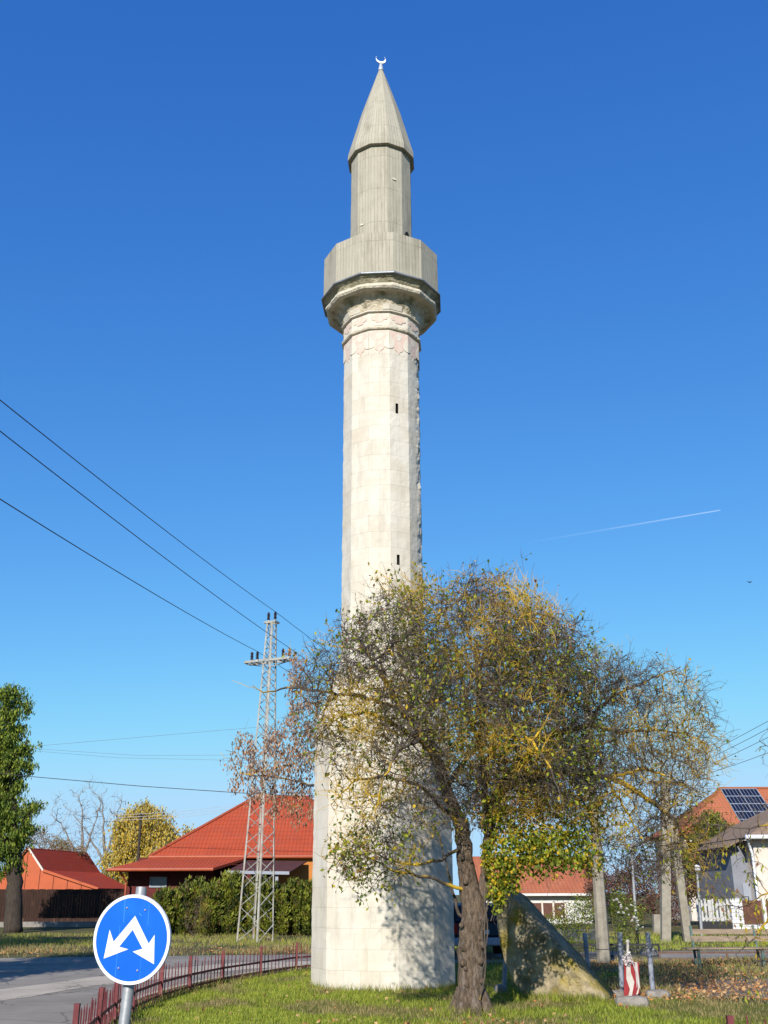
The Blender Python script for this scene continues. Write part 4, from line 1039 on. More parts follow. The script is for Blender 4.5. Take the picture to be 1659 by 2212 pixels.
for i, (dx, ye, x1_) in enumerate(((-.6, 1553, 'topmost'), (-.2, 1570, 'second from the top'), (.25, 1590, 'third from the top'), (.65, 1628, 'lowest'))):
    cable(x1_ + ' of the four thin wires above the solar roofed house', [c + Vector((dx, dx * .3, .08)), at(1700, ye - 18, 30)], .008, .06, 'wires at the right edge', 'wire_thin')
# lamp posts
lp = gp(1379, 2068); lt = at(1364, 1836, lp.y)
lamp = thing('street_lamp', 'thin grey steel street lamp with boxy head near the rose bush', 'street lamp', (lp.x, lp.y, 0))
mb = MB(); m_ = lp.lerp(lt, .24); mb.tube([lp, m_], .05, 10, m=1); mb.tube([m_, lt], [.042, .035], 10, m=0); mb.build('post', [M['galv'], M['box']], lamp)
mb = MB(); mb.box(lt + Vector((-.03, 0, .08)), (.20, .30, .16)); mb.build('lamp_head', M['galv'], lamp)
l2 = gp(1513, 2005); l2.y = 46; l2 = Vector((at(1513, 1990, 46).x, 46, 0)); l2t = at(1506, 1884, 46)
lamp2 = thing('street_lamp', 'slim pale garden lamp with a white globe in front of the white wall', 'street lamp', l2)
mb = MB(); mb.tube([l2, l2t], [.07, .05], 8); mb.build('post', M['galv'], lamp2)
mb = MB(); mb.tube([l2t, l2t + Vector((0, 0, .06)), l2t + Vector((0, 0, .16)), l2t + Vector((0, 0, .26)), l2t + Vector((0, 0, .3))], [.05, .14, .17, .12, .03], 12); mb.build('globe', M['sign_white'], lamp2, True)

# ================================================================== BARRIER POSTS, BOARD, BLOCKS
M['barrier'] = mat('grey_blue_scuffed_pipe', (.30, .33, .40), (.22, .24, .30), 9, .6, .002, c3=(.62, .62, .64), s3=2.2, lo3=.48, hi3=.6)
for lab, xb, yb, xt, yt_ in (('leftmost of the grey pipe posts roped together, behind the ruined wall foot', 1274, 2125, 1263, 2017), ('grey pipe post directly left of the striped board', 2146 and 1343, 2146, 1339, 2016), ('rightmost grey pipe post, with plastic tape knotted round it', 1411, 2148, 1399, 2016), ('grey pipe post half hidden between the trunk and the ruined wall', 1087, 2138, 1094, 2050)):
    b = gp(xb, yb); t_ = at(xt, yt_, b.y); o = thing('barrier_post', lab, 'post', (b.x, b.y, 0), 'grey pipe barrier posts')
    mb = MB(); mb.tube([b - Vector((0, 0, .05)), t_], .043, 14); shade_auto(mb.build('pipe', M['barrier'], o))
    mb = MB(); mb.tube([t_, t_ + Vector((0, 0, .012))], [.045, .03], 14); mb.build('end_cap', M['barrier'], o)
p1, p2, p3 = [at(1269, 2046, 22.1), at(1341, 2044, 20.0), at(1404, 2046, 19.8)]
p4 = at(1200, 2040, 27)
cable('thin grey wire strung between the pipe posts beside the striped board', [p4, p1, p2, p3], .006, .05, None, 'wire_thin')
M['tape'] = mat('crumpled_grey_plastic', (.34, .35, .38), (.22, .23, .25), 8, .5)
M['tape_white'] = mat('crumpled_white_plastic', (.66, .62, .62), (.5, .42, .44), 10, .5, .01)
def rag(name, c, s, m, parent=None, seed=0, n=90):
    r_ = random.Random(seed); V = []; F = []
    for i in range(n):
        p = Vector((r_.gauss(0, s[0]), r_.gauss(0, s[1]), r_.gauss(0, s[2]))); d = Vector((r_.gauss(0, 1), r_.gauss(0, 1), r_.gauss(0, 1) - .6)).normalized(); e = d.cross(Vector((r_.gauss(0, 1), r_.gauss(0, 1), .1))).normalized()
        l_ = r_.uniform(.03, .07); w = r_.uniform(.02, .035); b = len(V); V += [c + p, c + p + e * w, c + p + e * w + d * l_, c + p + d * l_ * .8]; F.append((b, b + 1, b + 2, b + 3))
    return mk(name, V, F, m, parent)
tp = rag('plastic_tape', p3, (.022, .022, .03), M['tape'], None, 3, 60); tag(tp, 'knotted grey plastic tape tied round the rightmost pipe post', 'tape')
V = []
mb = MB(); mb.prism([p3 + Vector((.03, -.03, 0)), p3 + Vector((.07, -.05, -.02)), p3 + Vector((.17, -.06, -.20)), p3 + Vector((.10, -.05, -.12))], (0, .004, 0)); mb.build('tape_end', M['tape'], tp)
bb = gp(1367, 2160); bd = thing('striped_board', 'red and white striped warning board propped against the pipe posts', 'warning board', (bb.x, bb.y, 0))
M['red'] = mat('red_reflective', (.34, .03, .035), (.24, .02, .025), 7, .5); M['dirty_white'] = mat('dirty_white_board', (.62, .58, .54), (.48, .44, .40), 9, .6)
Yb = bb.y + .08
def bpnt(x, y, dy=0): return at(1083 + x / 2.881, 1653 + y / 2.881, Yb + dy)
stripes = [((765, 1235), (763, 1440), (790, 1437), (800, 1395), (778, 1330), (777, 1230), 'red'), ((777, 1230), (778, 1330), (800, 1395), (790, 1437), (812, 1437), (828, 1350), (806, 1290), (802, 1228), 'w'), ((802, 1228), (806, 1290), (828, 1350), (812, 1437), (838, 1430), (852, 1380), (836, 1300), (830, 1226), 'red'), ((830, 1226), (836, 1300), (852, 1380), (838, 1430), (850, 1424), (862, 1372), (852, 1300), (846, 1227), 'w'), ((838, 1228), (846, 1300), (858, 1372), (850, 1424), (860, 1420), (857, 1228), 'red')]
for i, s_ in enumerate(stripes):
    P = [bpnt(x, y, -.003 * (4 - i)) for x, y in s_[:-1]]; mb = MB(); mb.prism(P, (0, .02, 0)); mb.build('stripe_panel', M['red'] if s_[-1] == 'red' else M['dirty_white'], bd)
mb = MB(); mb.tube([bpnt(785, 1440, .05), bpnt(787, 1105, .05)], .022, 8); mb.build('stem', M['dirty_white'], bd)
mb = MB(); q = bpnt(787, 1105, .05); mb.tube([q, q + Vector((0, 0, .02)), q + Vector((0, 0, .05))], [.03, .035, .015], 8); mb.build('stem_knob', M['dirty_white'], bd)
rg = rag('plastic_bag', bpnt(790, 1200, -.03), (.03, .025, .045), M['tape_white'], None, 8, 90); tag(rg, 'torn white plastic wrapped over the top of the striped board', 'plastic bag')
mb = MB(); mb.tube([bpnt(815, 1215, -.05), bpnt(838, 1290, -.06), bpnt(845, 1385, -.06)], [.012, .01, .006], 5); mb.tube([bpnt(840, 1225, -.05), bpnt(855, 1330, -.06), bpnt(862, 1385, -.06)], [.01, .008, .005], 5)
mb.build('hanging_strip', M['tape_white'], rg)
M['block'] = mat('dirty_concrete_block', (.34, .31, .28), (.22, .20, .18), 7, .95, .03)
def lump(name, lab, c, d, rz, seed):
    V = []; F = []; n = 9
    R_ = Matrix.Rotation(rz, 3, 'Z')
    for face in range(6):
        for i in range(n + 1):
            for j in range(n + 1):
                u = i / n * 2 - 1; v = j / n * 2 - 1; p = [(u, v, 1), (v, u, -1), (1, u, v), (-1, v, u), (v, 1, u), (u, -1, v)][face]; p = Vector(p)
                q = p * (1 / max(1, p.length ** .55)); q = Vector((q.x * d[0] / 2, q.y * d[1] / 2, q.z * d[2] / 2)); q = Vector(c) + R_ @ q
                q += p.normalized() * .025 * mnoise.noise(q * 7 + Vector((seed, 0, 0))); V.append(q)
        b = face * (n + 1) ** 2
        for i in range(n):
            for j in range(n): F.append((b + i * (n + 1) + j, b + (i + 1) * (n + 1) + j, b + (i + 1) * (n + 1) + j + 1, b + i * (n + 1) + j + 1))
    o = mk(name, V, F, M['block'], smooth=True); tag(o, lab, 'block'); return o
lump('concrete_block', 'largest broken concrete block, lying in front of the striped board', gp(1370, 2176) + Vector((0, .1, .06)), (.55, .28, .20), -.2, 1)
lump('concrete_block', 'small grey concrete block between ruined wall foot and striped board', gp(1332, 2158) + Vector((0, .1, .05)), (.32, .22, .16), .2, 5)
lump('concrete_block', 'grey concrete block at the foot of the rightmost pipe post', gp(1417, 2158) + Vector((.05, .1, .05)), (.42, .25, .17), -.1, 9)
lump('concrete_block', 'rubble lump on the ground between the old trunk and the ruined wall', gp(1083, 2147) + Vector((0, .1, .05)), (.22, .18, .2), .4, 13)
o = lump('foundation_stone', 'flat pale slab at the left foot of the minaret', gp(665, 2133) + Vector((.1, .1, 0)), (.34, .3, .08), .1, 21)
# ================================================================== BENCH
M['plank'] = mat('weathered_bench_plank', (.36, .28, .20), (.24, .18, .13), 5, .85, .004, stretch=(.6, 4, 4)); M['bench_green'] = mat('faded_green_steel', (.10, .17, .15), (.07, .12, .11), 6, .6)
YBn = 26.6
bL = Vector(gp(1628, 2088)); bench = thing('park_bench', 'wooden park bench with green steel legs seen from the front at the right', 'bench', (bL.x, YBn, 0))
def pl(name, x0, y0, x1, y1, x2, dy, th_=.035, m='plank'):
    a, b = at(x0, y0, YBn + dy), at(x2, y1, YBn + dy); c = at(x0, y1, YBn + dy)
    mb = MB(); mb.box(((a.x + b.x) / 2, YBn + dy, (a.z + c.z) / 2), (b.x - a.x, th_, a.z - c.z)); return mb.build(name, M[m], bench)
pl('backrest_slat', 1493, 2007, 1493, 2018, 1850, .30); pl('backrest_slat', 1492, 2022, 1492, 2034, 1850, .24)
sa = at(1482, 2046, YBn - .2); sb = at(1850, 2060, YBn - .2)
for dy in (-.2, -.07, .06):
    mb = MB(); mb.box(((sa.x + sb.x) / 2, YBn + dy, .43), (sb.x - sa.x, .11, .03)); mb.build('seat_slat', M['plank'], bench)
for x in (at(1507, 2080, YBn).x, at(1645, 2080, YBn).x, at(1780, 2080, YBn).x):
    mb = MB(); mb.box((x, YBn - .17, .2), (.06, .05, .4)); mb.build('leg', M['bench_green'], bench)
    mb = MB(); mb.bar((x, YBn + .1, 0), (x, YBn + .33, .92), .05, .05); mb.build('leg', M['bench_green'], bench)
    mb = MB(); mb.box((x, YBn - .03, .39), (.05, .36, .04)); mb.build('seat_frame', M['bench_green'], bench)
# low rails behind
def low_rail(name, lab, x0, x1, yb, yt, m, n, cat='railing', pick=True):
    a, b = gp(x0, yb), gp(x1, yb); H = at(x0, yt, a.y).z
    t = thing(name, lab, cat, (a.x, a.y, 0))
    for z in (H * .92, H * .2):
        mb = MB(); mb.bar((a.x, a.y, z), (b.x, b.y, z), .03, .05); mb.build('rail', M[m], t)
    k_ = max(2, int((b - a).length / 1.4))
    for i in range(k_ + 1):
        p = a.lerp(b, i / k_); mb = MB(); mb.bar((p.x, p.y, 0), (p.x, p.y, H), .05); mb.build('post', M[m], t)
    if pick:
        for i in range(n):
            p = a.lerp(b, (i + .5) / n); mb = MB(); mb.bar((p.x, p.y, .02), (p.x, p.y, H), .014); mb.build('picket', M[m], t)
M['black_iron'] = mat('black_iron', (.03, .03, .035), (.02, .02, .02), 5, .6)
M['rust_rail'] = mat('dull_rusty_rail', (.17, .10, .075), (.12, .07, .05), 6, .8)
low_rail('iron_railing', 'low black iron railing behind the concrete pole', 1205, 1425, 2072, 2038, 'black_iron', 60)
low_rail('low_rail', 'low brownish-red rail in the grass behind the bench', 1425, 1720, 2076, 2056, 'rust_rail', 0, pick=False)
# little brick coping seen behind the bench

# ================================================================== HOUSES
def sheet_mat(name, a, b_, ribs=5.2, rows=2.6, dist=.03, rough=.8, spec=.12):
    """pressed metal tiles: uv = along the eave, down the slope (metres)"""
    m, t, b = new_mat(name); b.inputs['Roughness'].default_value = rough; b.inputs['Specular IOR Level'].default_value = spec
    uv = N(t, 'ShaderNodeUVMap'); sp = N(t, 'ShaderNodeSeparateXYZ'); t.links.new(uv.outputs[0], sp.inputs[0])
    def mth(op, a_, b__=None):
        n = N(t, 'ShaderNodeMath', operation=op); t.links.new(a_, n.inputs[0])
        if b__ is not None:
            if hasattr(b__, 'links'): t.links.new(b__, n.inputs[1])
            else: n.inputs[1].default_value = b__
        return n.outputs[0]
    wave = mth('SINE', mth('MULTIPLY', sp.outputs[0], ribs * 2 * pi)); saw = mth('FRACT', mth('MULTIPLY', sp.outputs[1], rows))
    h = N(t, 'ShaderNodeMath', operation='ADD'); t.links.new(mth('MULTIPLY', wave, .5), h.inputs[0]); t.links.new(mth('MULTIPLY', saw, 1.0), h.inputs[1])
    tc = N(t, 'ShaderNodeTexCoord'); n = noise_out(t, tc.outputs['Object'], .9, 5, .6)
    col = ramp(t, n, [(.3, a), (.7, b_)])
    col = mixc(t, ramp(t, saw, [(.0, .55), (.08, 0), (.95, 0), (1.0, .3)]), col, tuple(x * .45 for x in a))
    st = N(t, 'ShaderNodeMapping'); st.inputs['Scale'].default_value = (1.6, 1.6, .5); t.links.new(tc.outputs['Object'], st.inputs[0])
    col = mixc(t, ramp(t, noise_out(t, st.outputs[0], 1.2, 7, .7), [(.46, 0), (.66, .45)]), col, tuple(x * .6 + .03 for x in a))
    col = mixc(t, ramp(t, noise_out(t, tc.outputs['Object'], 9, 4, .7), [(.58, 0), (.72, .4)]), col, tuple(min(1, x * 1.35 + .04) for x in a))
    t.links.new(col, b.inputs['Base Color']); bump(t, b, h.outputs[0], dist, .9); return m
M['red_tile'] = sheet_mat('red_metal_tile_roof', (.47, .082, .036), (.38, .066, .03))
M['red_tile2'] = sheet_mat('red_steel_shed_roof', (.46, .06, .03), (.40, .052, .025), rows=3.0)
M['orange_tile'] = sheet_mat('orange_clay_tile_roof', (.50, .17, .085), (.40, .12, .06), ribs=4, rows=3.2, rough=.85, spec=.15)
M['brown_tile'] = sheet_mat('weathered_brown_tile_roof', (.34, .24, .17), (.26, .18, .13), ribs=4, rows=3.2, rough=.9, spec=.1)
M['orange_sheet'] = mat('orange_red_gable_sheet', (.52, .105, .03), (.46, .09, .025), 2, .55)
M['orange_wall'] = mat('orange_render', (.55, .21, .05), (.50, .185, .04), 2, .85)
M['dark_red'] = mat('dark_red_boards', (.13, .02, .018), (.09, .015, .013), 4, .8)
M['dark_wood'] = mat('shaded_dark_brown_boards', (.05, .020, .011), (.025, .011, .007), 4, .85, stretch=(3, 3, .5), c3=(.15, .075, .04), s3=2.5, lo3=.6, hi3=.72)  # dark brown wood, deepened further so the colour carries the shade on it
M['gutter'] = mat('red_brown_gutter', (.42, .09, .035), (.36, .075, .03), 3, .45)
M['white_wall'] = mat('white_render', (.74, .73, .70), (.66, .65, .62), 2, .9)
M['pink_wall'] = mat('warm_white_render', (.74, .66, .58), (.68, .60, .52), 2, .9)
M['shade_wall'] = mat('shaded_render', (.26, .27, .31), (.22, .23, .27), 2, .9)  # blue-grey tone puts the shade of the recess into the wall colour
M['glass'] = mat('dark_window_glass', (.04, .06, .07), (.03, .04, .05), 2, .08, 0, spec=.6)
M['shutter'] = mat('brown_shutter', (.14, .055, .035), (.10, .04, .025), 4, .6)
M['solar'] = mat('dark_solar_cells', (.012, .014, .03), (.01, .012, .024), 2, .22, 0, spec=.5)
M['awning'] = mat('dark_red_awning_cloth', (.10, .035, .03), (.08, .028, .024), 3, .8)
M['steel_grey'] = mat('grey_blue_frame', (.33, .36, .42), (.28, .31, .36), 3, .5)
def slab(name, polys, m, parent, th=.06, ax=None):
    """flat roof planes with thickness; uv along eave and down the slope"""
    V = []; F = []; UV = []
    for P in polys:
        P = [Vector(p) for p in P]; n = (P[1] - P[0]).cross(P[2] - P[0]).normalized()
        if n.z < 0: P = P[::-1]; n = -n
        u = (Vector((0, 0, 1)).cross(n)); u = u.normalized() if u.length > 1e-4 else Vector((1, 0, 0)); v = n.cross(u)
        b = len(V); k = len(P); V += P + [p - n * th for p in P]
        F.append(tuple(range(b, b + k))); UV += [((p - P[0]).dot(u), (p - P[0]).dot(v)) for p in P]
        F.append(tuple(range(b + 2 * k - 1, b + k - 1, -1))); UV += [(0, 0)] * k
        for i in range(k):
            j = (i + 1) % k; F.append((b + i, b + k + i, b + k + j, b + j)); UV += [(0, 0)] * 4
    return mk(name, V, F, m, parent, uv=UV)
def wallbox(name, x0, x1, y0, y1, z0, z1, m, parent):
    mb = MB(); mb.box(((x0 + x1) / 2, (y0 + y1) / 2, (z0 + z1) / 2), (x1 - x0, y1 - y0, z1 - z0)); return mb.build(name, m if not isinstance(m, str) else M[m], parent)
def window(parent, x, y, z0, z1, w, fr='white_wall', gl='glass', bars=0, fw=.07):
    mb = MB(); zc = (z0 + z1) / 2
    for sx in (-1, 1): mb.box((x + sx * (w / 2 - fw / 2), y - .03, zc), (fw, .07, z1 - z0))
    for z in (z0 + fw / 2, z1 - fw / 2): mb.box((x, y - .03, z), (w - 2 * fw, .066, fw))
    for i in range(bars): mb.box((x - w / 2 + w * (i + 1) / (bars + 1), y - .025, zc), (fw * .7, .05, z1 - z0 - 2 * fw))
    f = mb.build('window', M[fr], parent)
    mb = MB(); mb.box((x, y - .008, zc), (w - 2 * fw, .012, z1 - z0 - 2 * fw)); mb.build('pane', M[gl], f); return f
# --- red roofed house
YH = 54.0
hz_ = at(324, 1850, YH).z; hx0 = at(324, 1850, YH).x; hx1 = at(900, 1850, YH).x
ap_ = at(552, 1722, 59.0); ap2 = at(668, 1722, 59.0)
house = thing('red_roof_house', 'house with a broad red tiled hip roof behind the green hedge', 'house', (-4, 58, 0))
BY = 64.0
roof = slab('roof', [[(hx0, YH, hz_), (hx1, YH, hz_), ap2, ap_], [(hx0, YH, hz_), ap_, (hx0 + .2, BY, hz_)], [(hx1, YH, hz_), (hx1, BY, hz_), ap2], [(hx0 + .2, BY, hz_), ap_, ap2, (hx1, BY, hz_)]], M['red_tile'], house, .1)
mb = MB(); mb.tube([(hx0 - .05, YH - .06, hz_ - .04), (hx1, YH - .06, hz_ - .04)], .085, 8); mb.build('gutter', M['gutter'], roof)
mb = MB(); mb.tube([Vector((hx0, YH, hz_ + .03)), ap_ + Vector((0, 0, .03))], .08, 6); mb.tube([ap_ + Vector((0, 0, .02)), ap2 + Vector((0, 0, .02))], .09, 6); mb.build('ridge_cap', M['gutter'], roof)
e0, e1 = at(234, 1876, 51.3), at(459, 1878, 51.3); ze = e0.z; t0, t1 = Vector((hx0, YH - .15, hz_ - .10)), Vector((at(532, 1851, YH).x, YH - .15, hz_ - .10))
pr_ = slab('porch_roof', [[(e0.x, 51.3, ze), (e1.x, 51.3, ze), t1, t0], [(e0.x, 51.3, ze), t0, (e0.x + .1, 56.5, ze)]], M['red_tile'], house, .12)
mb = MB(); mb.tube([(e0.x - .05, 51.24, ze - .06), (e1.x + .05, 51.24, ze - .06)], .08, 8); mb.build('gutter', M['gutter'], pr_)
mb = MB(); mb.tube([(e0.x + .5, 51.4, ze - .1), (e0.x + .75, 51.9, ze - .6), (e0.x + .75, 51.9, .1)], .05, 8); mb.build('downpipe', M['gutter'], house)
wx1 = at(595, 1890, 54.7).x
wallbox('front_wall', e0.x + .7, wx1, 54.4, 63.5, 0, hz_ - .05, 'dark_red', house)
wallbox('orange_wall', wx1, hx1 - .6, 54.2, 63.5, 0, hz_ - .05, 'orange_wall', house)
wallbox('porch_wall', e0.x + .7, e1.x - .3, 52.4, 54.4, 0, ze + .08, 'dark_red', house)
wc = at(342, 1906, 52.4); window(house, wc.x, 52.4, at(342, 1917, 52.4).z, at(342, 1894, 52.4).z, .82, 'steel_grey')
wc = at(430, 1906, 52.4); window(house, wc.x, 52.4, 1.5, 2.25, .7, 'shutter')
a0_, a1_ = at(488, 1882, 51.2), at(625, 1884, 51.2)
aw = slab('awning', [[a0_, a1_, at(663, 1860, 53.9), at(535, 1858, 53.9)]], M['awning'], house, .05)
mb = MB(); mb.bar(a0_ + Vector((0, -.03, -.04)), a1_ + Vector((0, -.03, -.04)), .09, .14); mb.build('awning_edge', M['steel_grey'], aw)
for x in (491, 598):
    p = at(x, 1890, 51.3); mb = MB(); mb.box((p.x, 51.35, a0_.z / 2 - .08), (.14, .10, a0_.z - .16)); mb.build('awning_post', M['steel_grey'], house)
# --- shed with flared roof
YS = 73.0
S_ap = at(61, 1831, YS); S_br = at(93, 1880, YS); S_ev = at(212, 1919, YS); Dv = at(188, 1841, 81.5) - S_ap; Dv.z = 0
mx = lambda p: Vector((2 * S_ap.x - p.x, p.y, p.z))
shed = thing('red_shed', 'shed with an orange-red sheet gable and flared red roof on the left', 'shed', (S_ap.x, YS + 3, 0))
rf = slab('roof', [[S_ap, S_br, S_br + Dv, S_ap + Dv], [S_br, S_ev, S_ev + Dv * .62, S_br + Dv], [mx(S_br), S_ap, S_ap + Dv, mx(S_br) + Dv], [mx(S_ev), mx(S_br), mx(S_br) + Dv, mx(S_ev) + Dv]], M['red_tile2'], shed, .08)
gb = MB(); gb.prism([S_ap + Vector((0, .1, -.08)), S_br + Vector((0, .1, -.08)), S_ev + Vector((0, .1, -.06)), mx(S_ev) + Vector((0, .1, -.06)), mx(S_br) + Vector((0, .1, -.08))], (0, .1, 0)); gb.build('gable', M['orange_sheet'], shed)
mb = MB(); mb.bar(S_ap + Vector((0, -.02, .0)), S_br + Vector((0, -.02, 0)), .05, .12); mb.build('barge_board', M['pink_wall'], shed)
mb = MB(); mb.bar(S_br + Vector((0, -.02, .0)), S_ev + Vector((0, -.02, -.02)), .05, .16); mb.bar(mx(S_br) + Vector((0, -.02, .0)), mx(S_ev) + Vector((0, -.02, -.02)), .05, .16); mb.bar(mx(S_br) + Vector((0, -.02, .0)), S_ap + Vector((0, -.02, 0)), .05, .14); mb.build('barge_board', M['orange_sheet'], shed)
mb = MB()
for i in range(1, 12):
    x = S_ap.x + (i - 4) * .95; top = np.interp(abs(x - S_ap.x), [0, S_br.x - S_ap.x, S_ev.x - S_ap.x], [S_ap.z, S_br.z, S_ev.z]) - .12
    mb = MB(); mb.box((x, YS + .09, (top + S_ev.z - .06) / 2), (.03, .03, max(.05, top - S_ev.z + .06))); mb.build('sheet_joint', M['dark_red'], shed)
wallbox('side_wall', mx(S_ev).x + .3, S_ev.x + .9, YS + .4, YS + 5, 0, S_ev.z - .05, 'dark_wood', shed)
wf = thing('board_fence', 'dark brown board fence in front of the red shed', 'fence', (S_ap.x, 63.0, 0))
fx0, fx1 = at(-140, 1950, 63.0).x, at(352, 1950, 63.0).x; zt = at(100, 1921, 63.0).z
n = 0; x = fx0; prng = random.Random(8)
mb = MB()
while x < fx1:
    w = .16; mb.box((x + w / 2, 63.0 + prng.uniform(-.01, .01), (zt + .46) / 2 + prng.uniform(-.01, .02)), (w - .012, .03, zt - .46)); x += w
mb.build('boards', M['dark_wood'], wf)
mb = MB(); mb.box(((fx0 + fx1) / 2, 63.06, .62), (fx1 - fx0, .06, .1)); mb.box(((fx0 + fx1) / 2, 63.06, zt - .2), (fx1 - fx0, .06, .1)); mb.build('rail', M['dark_wood'], wf)
mb = MB(); mb.box(((fx0 + fx1) / 2, 63.02, .14), (fx1 - fx0, .2, .28)); mb.build('plinth', M['block'], wf)
gl_ = at(80, 1986, 63.2); 
# --- right: low house with orange roof
YQ = 66.0; q0, q1 = at(1040, 1931, YQ), at(1287, 1931, YQ)
h1 = thing('orange_roof_house', 'low white house with a plain orange roof beyond the ruined wall', 'house', ((q0.x + q1.x) / 2, 71, 0))
r1_, r2_ = at(1020, 1850, 71.5), at(1300, 1850, 71.5)
rf = slab('roof', [[q0 + Vector((0, 0, .05)), q1 + Vector((0, 0, .05)), r2_, r1_], [(q0.x, 77, q0.z + .05), r1_, r2_, (q1.x, 77, q0.z + .05)]], M['orange_tile'], h1, .1)
mb = MB(); mb.box(((q0.x + q1.x) / 2, YQ - .02, q0.z - .05), (q1.x - q0.x, .14, .14)); mb.build('gutter', M['white_wall'], rf)
mb = MB(); mb.bar(q1 + Vector((.06, 0, .03)), r2_ + Vector((.06, 0, .03)), .06, .2); mb.build('barge_board', M['white_wall'], rf)
wallbox('wall', q0.x + .2, q1.x - .2, YQ + .4, 76.5, 0, q0.z, 'white_wall', h1)
for xa in (1150, 1172, 1196, 1222): 
    p = at(xa, 1975, YQ + .35); mb = MB(); mb.box((p.x, YQ + .33, .75), (.10, .10, 1.0)); mb.build('window_frame', M['pink_wall'], h1)
for xa, xb_ in ((1125, 1149), (1151, 1171), (1173, 1195), (1197, 1221)):
    a, b = at(xa, 1975, YQ + .38).x, at(xb_, 1975, YQ + .38).x; mb = MB(); mb.box(((a + b) / 2, YQ + .37, .72), (b - a - .04, .05, .86)); mb.build('shutter', M['shutter'], h1)
lw = thing('low_stone_wall', 'low pale stone garden wall in front of the orange roofed house', 'wall', (8, 41.5, 0))
a, b = at(1090, 2020, 41.5), at(1296, 2020, 41.5)
mb = MB(); mb.box(((a.x + b.x) / 2, 41.5, .18), (b.x - a.x, .3, .36)); mb.build('masonry', M['block'], lw); mb = MB(); mb.box(((a.x + b.x) / 2, 41.5, .385), (b.x - a.x + .06, .36, .05)); mb.build('coping', M['pole'], lw)
# --- right: house with solar roof
YP = 75.0; s0, s1 = at(1554, 1704, YP), at(1760, 1702, YP); ev = at(1500, 1800, 70.5)
el0 = Vector((at(1462, 1798, 70.5).x, 70.5, ev.z)); el1 = Vector((s1.x + 4, 70.5, ev.z)); s1.z = s0.z
h2 = thing('solar_roof_house', 'house with solar panels on its orange tiled hip roof at the right edge', 'house', (s0.x + 3, 76, 0))
rf = slab('roof', [[el0, el1, s1, s0], [el0, s0, (el0.x, 79.5, ev.z)], [(el0.x, 79.5, ev.z), s0, s1, (el1.x, 79.5, ev.z)]], M['orange_tile'], h2, .1)
mb = MB(); mb.tube([el0, s0], .1, 6); mb.tube([s0 + Vector((0, 0, .03)), s1 + Vector((0, 0, .03))], .11, 6); mb.build('ridge_cap', M['orange_tile'], rf)
wallbox('wall', el0.x + .6, el1.x, 71.1, 79, 0, ev.z, 'pink_wall', h2)
dn = Vector((0, 70.5 - YP, ev.z - s0.z)); dl = dn.length; dn.normalize(); rn = Vector((1, 0, 0)).cross(dn); rn = rn if rn.z > 0 else -rn
def rp(x, v, l=.05): return Vector((x, YP, s0.z)) + dn * v + rn * l
cw = (at(1632, 1705, YP).x - at(1556, 1705, YP).x) / 2
for c in range(3):
    for r_ in range(5):
        if c == 2 and r_ < 2: continue
        x0 = s0.x + .05 + c * (cw + .02); v0 = .12 + r_ * .98; x1 = x0 + cw; v1 = v0 + .95
        mb = MB(); V = [rp(x0, v0, .06), rp(x1, v0, .06), rp(x1, v1, .06), rp(x0, v1, .06)]; mb.prism(V, -rn * .05); p_ = mb.build('solar_panel', M['solar'], h2)
        mb = MB()
        for a, b in ((0, 1), (1, 2), (2, 3), (3, 0)): mb.bar(V[a] + rn * .004, V[b] + rn * .004, .05, .02, up=rn)
        for i in range(1, 5): mb.bar(rp(x0 + cw * i / 5, v0, .064), rp(x0 + cw * i / 5, v1, .064), .022, .012, up=rn)
        mb.build('panel_frame', M['steel_grey'], p_)
# --- right: near white house
YW = 52.0
h3 = thing('white_house', 'warm white house with a weathered brown roof and white downpipe at the right edge', 'house', (at(1650, 1900, YW).x, 54, 0))
g0 = at(1612, 1808, YW - .6); g1 = Vector((g0.x + 6, g0.y, g0.z)); r0_ = at(1665, 1765, YW + 2.5); r1_ = at(1760, 1700, YW + 4.4)
rf = slab('roof', [[g0, g1, Vector((g1.x, r1_.y, r1_.z)), r1_], [g0, r1_, Vector((g0.x, 61, g0.z))]], M['brown_tile'], h3, .12)
mb = MB(); mb.tube([g0 + Vector((-.05, -.05, 0)), g1 + Vector((0, -.05, 0))], .10, 8); mb.build('gutter', M['sign_white'], rf)
lr0 = at(1566, 1829, YW + .4)
slab('side_roof', [[lr0, Vector((g0.x - .05, lr0.y, g0.z - .05)), Vector((g0.x - .05, 58, g0.z - .05)), Vector((lr0.x, 58, lr0.z))]], M['brown_tile'], h3, .1)
wl = at(1636, 1900, YW).x
wallbox('wall', wl, wl + 5.5, YW, 60, 0, g0.z - .08, 'pink_wall', h3)
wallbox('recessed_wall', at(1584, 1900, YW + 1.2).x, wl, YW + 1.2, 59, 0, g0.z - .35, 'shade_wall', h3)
px_ = at(1632, 1900, YW - .1).x; mb = MB(); mb.tube([(px_ - .25, YW - .4, g0.z - .1), (px_ - .08, YW - .15, g0.z - .5), (px_, YW - .12, g0.z - .8), (px_, YW - .12, .1)], .06, 8); mb.build('downpipe', M['sign_white'], h3)
mb = MB(); dx_ = at(1618, 1900, YW + 1.15).x; mb.box((dx_, YW + 1.17, 1.45), (.7, .08, 1.3)); mb.build('window_shutter', M['steel_grey'], h3)
gw = thing('brick_garden_wall', 'white painted brick garden wall with brown wooden panels before the white house', 'wall', (at(1600, 1960, 49).x, 49, 0))
a, b = at(1581, 1990, 49).x, at(1606, 1990, 49).x
